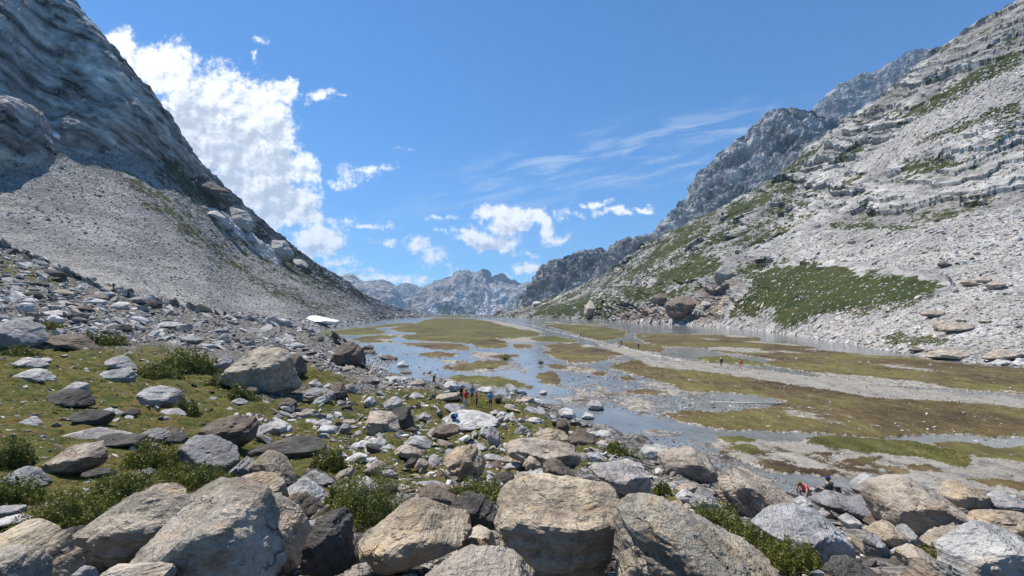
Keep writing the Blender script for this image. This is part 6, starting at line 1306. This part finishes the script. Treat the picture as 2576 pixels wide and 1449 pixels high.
    def dome(name, mat, r_, cut, sc_=(1.08, .95, 1.0)):
        bm = bmesh.new(); bmesh.ops.create_uvsphere(bm, u_segments=14, v_segments=9, radius=r_ * k); bmesh.ops.delete(bm, geom=[v for v in bm.verts if v.co.z < cut * k or (name == 'hair' and v.co.x > .07 * k and v.co.z < .045 * k)], context='VERTS')
        bmesh.ops.transform(bm, matrix=Mh @ Matrix.Translation((-.01*k, 0, .005)) @ Matrix.Diagonal((*sc_, 1)), verts=bm.verts); return bm
    if hair: bm_obj('hair', dome('hair', HAIR, .104, -.055), HAIR, root)
    if hat:
        kind, c = hat; bm = dome('cap', CM[c], .113, .012)
        if kind == 'cap':
            g = bmesh.ops.create_circle(bm, cap_ends=True, segments=12, radius=.07*k); bmesh.ops.transform(bm, matrix=Mh @ Matrix.Translation((.135*k, 0, .022*k)) @ Matrix.Diagonal((1, 1.05, 1, 1)), verts=g['verts'])
        else:
            g = bmesh.ops.create_circle(bm, cap_ends=True, segments=16, radius=.17*k); bmesh.ops.transform(bm, matrix=Mh @ Matrix.Translation((0, 0, .02*k)), verts=g['verts'])
        bm_obj('cap' if kind == 'cap' else 'hat', bm, CM[c], root)
    return root
def pack(pos, face, size, col, label, lean=0, col2='black', lying=None):
    root = bpy.data.objects.new('backpack', None); COL.objects.link(root); root.location = pos; root.rotation_euler = lying or (0, R(lean), R(face)); root.empty_display_size = .1; tag(root, label, 'backpack')
    dirs, fc = ico(3)
    def sq(sx, sy, sz, off, p=4.5): t = 1 / ((np.abs(dirs) ** p).sum(1) ** (1 / p)); return dirs * t[:, None] * np.array([sx, sy, sz]) * (1 - .18 * np.maximum(dirs[:, 2:3], 0)) + off
    w_, d_, h_ = size
    mesh_np('pack_body', sq(d_ / 2, w_ / 2, h_ / 2, (0, 0, h_ / 2)), fc, CM[col], True, parent=root)
    mesh_np('pocket', sq(d_ * .22, w_ * .38, h_ * .2, (-d_ * .5, 0, h_ * .32)), fc, CM[col], True, parent=root)
    mesh_np('lid', sq(d_ * .5, w_ * .46, h_ * .1, (-.01, 0, h_ * .95)), fc, CM[col2], True, parent=root)
    for s_ in (-1, 1): skin_obj('strap', [(d_ * .5, s_ * w_ * .28, h_ * .9), (d_ * .62, s_ * w_ * .3, h_ * .6), (d_ * .5, s_ * w_ * .33, h_ * .15)], [(0, 1), (1, 2)], [.02] * 3, CM[col2], root)
    return root
def gp(u, v): y = HILL.lookup(u, v); x = y * (u - U0) / F; return Vector((x, y, float(hill_z(x, y)[0])))
def worn(p, face, h, col, label, off=-.24, size=(.32, .22, .5), z=.98):
    a = R(face); return pack(p + Vector((math.cos(a) * off, math.sin(a) * off, z * h / 1.72)), face, size, col, label, 6)
def hit(u, v):
    """the surface seen at a picture position (rock or turf)"""
    bpy.context.view_layer.update(); dg = bpy.context.evaluated_depsgraph_get(); ok, loc, *_ = sc.ray_cast(dg, Vector((0, 0, H)), Vector(((u - U0) / F, 1, (VH - v) / F)).normalized())
    return Vector(loc) if ok else gp(u, v)
GH = 'hikers standing in a group on the turf bank'
p = hit(1091, 975); person(p, 0, 1.78, 'run', 'runner in dark clothes and a white cap striding right along the shore', 'black', 'black', hat=('cap', 'white'), skin=TANSKIN)
P1 = hit(1161, 1012); person(P1, 60, 1.66, 'hand_up', 'hiker in black raising a hand to the head, leftmost of the standing group', 'black', 'black', group=GH)
P2 = hit(1172, 1030); person(P2, 80, 1.78, 'photo', 'hiker in a red t-shirt and long cream trousers with raised arms', 'red', 'cream', legs='long', group=GH)
P3 = hit(1188, 1014); person(P3, -70, 1.75, 'stand', 'hiker in blue shirt, dark shorts and maroon hat behind the group', 'blue', 'navy', hat=('hat', 'maroon'), group=GH)
P4 = hit(1199, 1022); person(P4, 170, 1.42, 'photo', 'shorter hiker in an orange-red shirt and black trousers holding hands to the face', 'rust', 'black', legs='long', hat=('cap', 'grey'), group=GH)
P5 = hit(1234, 1031); person(P5, 100, 1.72, 'stand', 'boy in a bright blue t-shirt standing apart at the right of the group', 'blue', 'navy', group=GH)
pk = pack(P5 + Vector((-.36, .05, .45)), 90, (.26, .16, .42), 'yellow', 'yellow bag hanging beside the boy in blue', col2='yellow')
P6 = hit(1136, 1054); pack(P6 + Vector((0, 0, .16)), 20, (.34, .26, .55), 'navy', 'blue and black backpack lying on the wide white slab', lying=(R(70), R(20), R(50)), col2='blue')
P7 = flat_pt(1814, 926, .08); person(P7, 190, 1.76, 'walk', 'walker in a black shirt and shorts with a white sun hat on the gravel path', 'black', 'black', hat=('hat', 'white'), group='walkers on the gravel path'); worn(P7, 190, 1.76, 'grey', 'grey backpack on the walker with the white sun hat')
P8 = flat_pt(1862, 930, .08); person(P8, 185, 1.80, 'walk', 'walker in a coral t-shirt and orange shorts on the gravel path', 'coral', 'orange', group='walkers on the gravel path'); worn(P8, 185, 1.8, 'black', 'black backpack on the walker in the coral t-shirt')
P9 = gp(2026, 1246); P9.z = max(P9.z, .1); person(P9, 205, 1.72, 'crouch', 'woman in a coral t-shirt crouching at the edge of the water', 'coral', 'lightgrey', shoes='cream', fingers=True)
P10 = gp(2089, 1254); P10.z = max(P10.z, .12) + .12; person(P10, 115, 1.85, 'sit', 'man in camouflage shirt and navy cap sitting by the water, seen from behind', 'camo', 'grey', legs='long', hat=('cap', 'navy'), sleeves=.9)
P11 = gp(2060, 1250); pack(P11 + Vector((0, .1, .05)), 250, (.34, .26, .55), 'lightgrey', 'grey and purple backpack standing between the woman and the seated man', col2='purple')
P12 = gp(2112, 1256); pack(P12 + Vector((0, .1, .05)), 80, (.30, .24, .45), 'brown', 'dark brown backpack leaning right of the seated man', 12)
person(flat_pt(899, 876, .1), -20, 1.72, 'crouch', 'person in dark clothes crouching at the shallow water right of the big leaning boulder', 'black', 'black', hat=None)
far_p = [((1606, 881), 80, 1.78, 'stand', 'walker in a navy jacket on the causeway, nearest one of those there', 'navy', 'navy', ('hat', 'lightgrey'), 'long'),
 ((1563, 871.5), 100, 1.7, 'stand', 'walker in dark rust clothing on the causeway left of the one in navy', 'brown', 'rust', None, 'short'),
 ((1461, 851), 60, 1.75, 'walk', 'dark-clothed walker on the causeway beside one with a white hat', 'black', 'black', None, 'short'),
 ((1467, 852), 250, 1.72, 'stand', 'walker with a white hat and brown clothes on the causeway', 'cream', 'brown', ('hat', 'white'), 'short'),
 ((1374, 828), 100, 1.75, 'stand', 'dark-clothed single walker halfway along the far part of the causeway', 'black', 'black', None, 'short'),
 ((1328, 817.5), 90, 1.7, 'stand', 'walker in red far out on the causeway', 'red', 'rust', None, 'short'),
 ((1269.5, 805.5), 80, 1.75, 'stand', 'left one of two dark walkers at the far end of the causeway', 'black', 'black', None, 'short'),
 ((1273.5, 805.5), 80, 1.75, 'stand', 'right one of two dark walkers at the far end of the causeway', 'maroon', 'black', None, 'short')]
for (uu, vv), fc_, h_, ps, lb, tp, bt, ht, lg in far_p:
    person(flat_pt(uu, vv, .3), fc_, h_, ps, lb, tp, bt, hat=ht, legs=lg, group='walkers on the causeway')
for uu, c_, lb in ((1146, 'black', 'tiny dark figure left of the others on the lip of the lake'), (1168, 'navy', 'tiny figure in navy on the lip of the lake'), (1205, 'rust', 'tiny figure in rust on the lip of the lake'), (1220, 'brown', 'tiny figure in brown nearest the mast on the lip of the lake')):
    yy_c = 650; person(Vector((yy_c * (uu - U0) / F, yy_c, .6)), 90, 1.8, 'stand', lb, c_, 'black', group='figures on the lip of the lake')

# ================================================================ mountain air
bm = bmesh.new(); bmesh.ops.create_cube(bm, size=1.0); me = bpy.data.meshes.new('haze'); bm.to_mesh(me); bm.free()
hz = bpy.data.objects.new('haze', me); COL.objects.link(hz); hz.scale = (22000, 10600, 2170); hz.location = (0, 4900, 435)
hm = bpy.data.materials.new('mountain_air'); hm.use_nodes = True; hm.node_tree.nodes.clear(); ht = NT(hm.node_tree)
pv = ht.new('ShaderNodeVolumePrincipled'); pv.inputs['Color'].default_value = (.48, .70, 1, 1); pv.inputs['Density'].default_value = 0.000078; pv.inputs['Anisotropy'].default_value = .1
ho = ht.new('ShaderNodeOutputMaterial'); ht.l.new(pv.outputs[0], ho.inputs['Volume']); me.materials.append(hm); tag(hz, kind='stuff')
hz.display_type = 'WIRE'
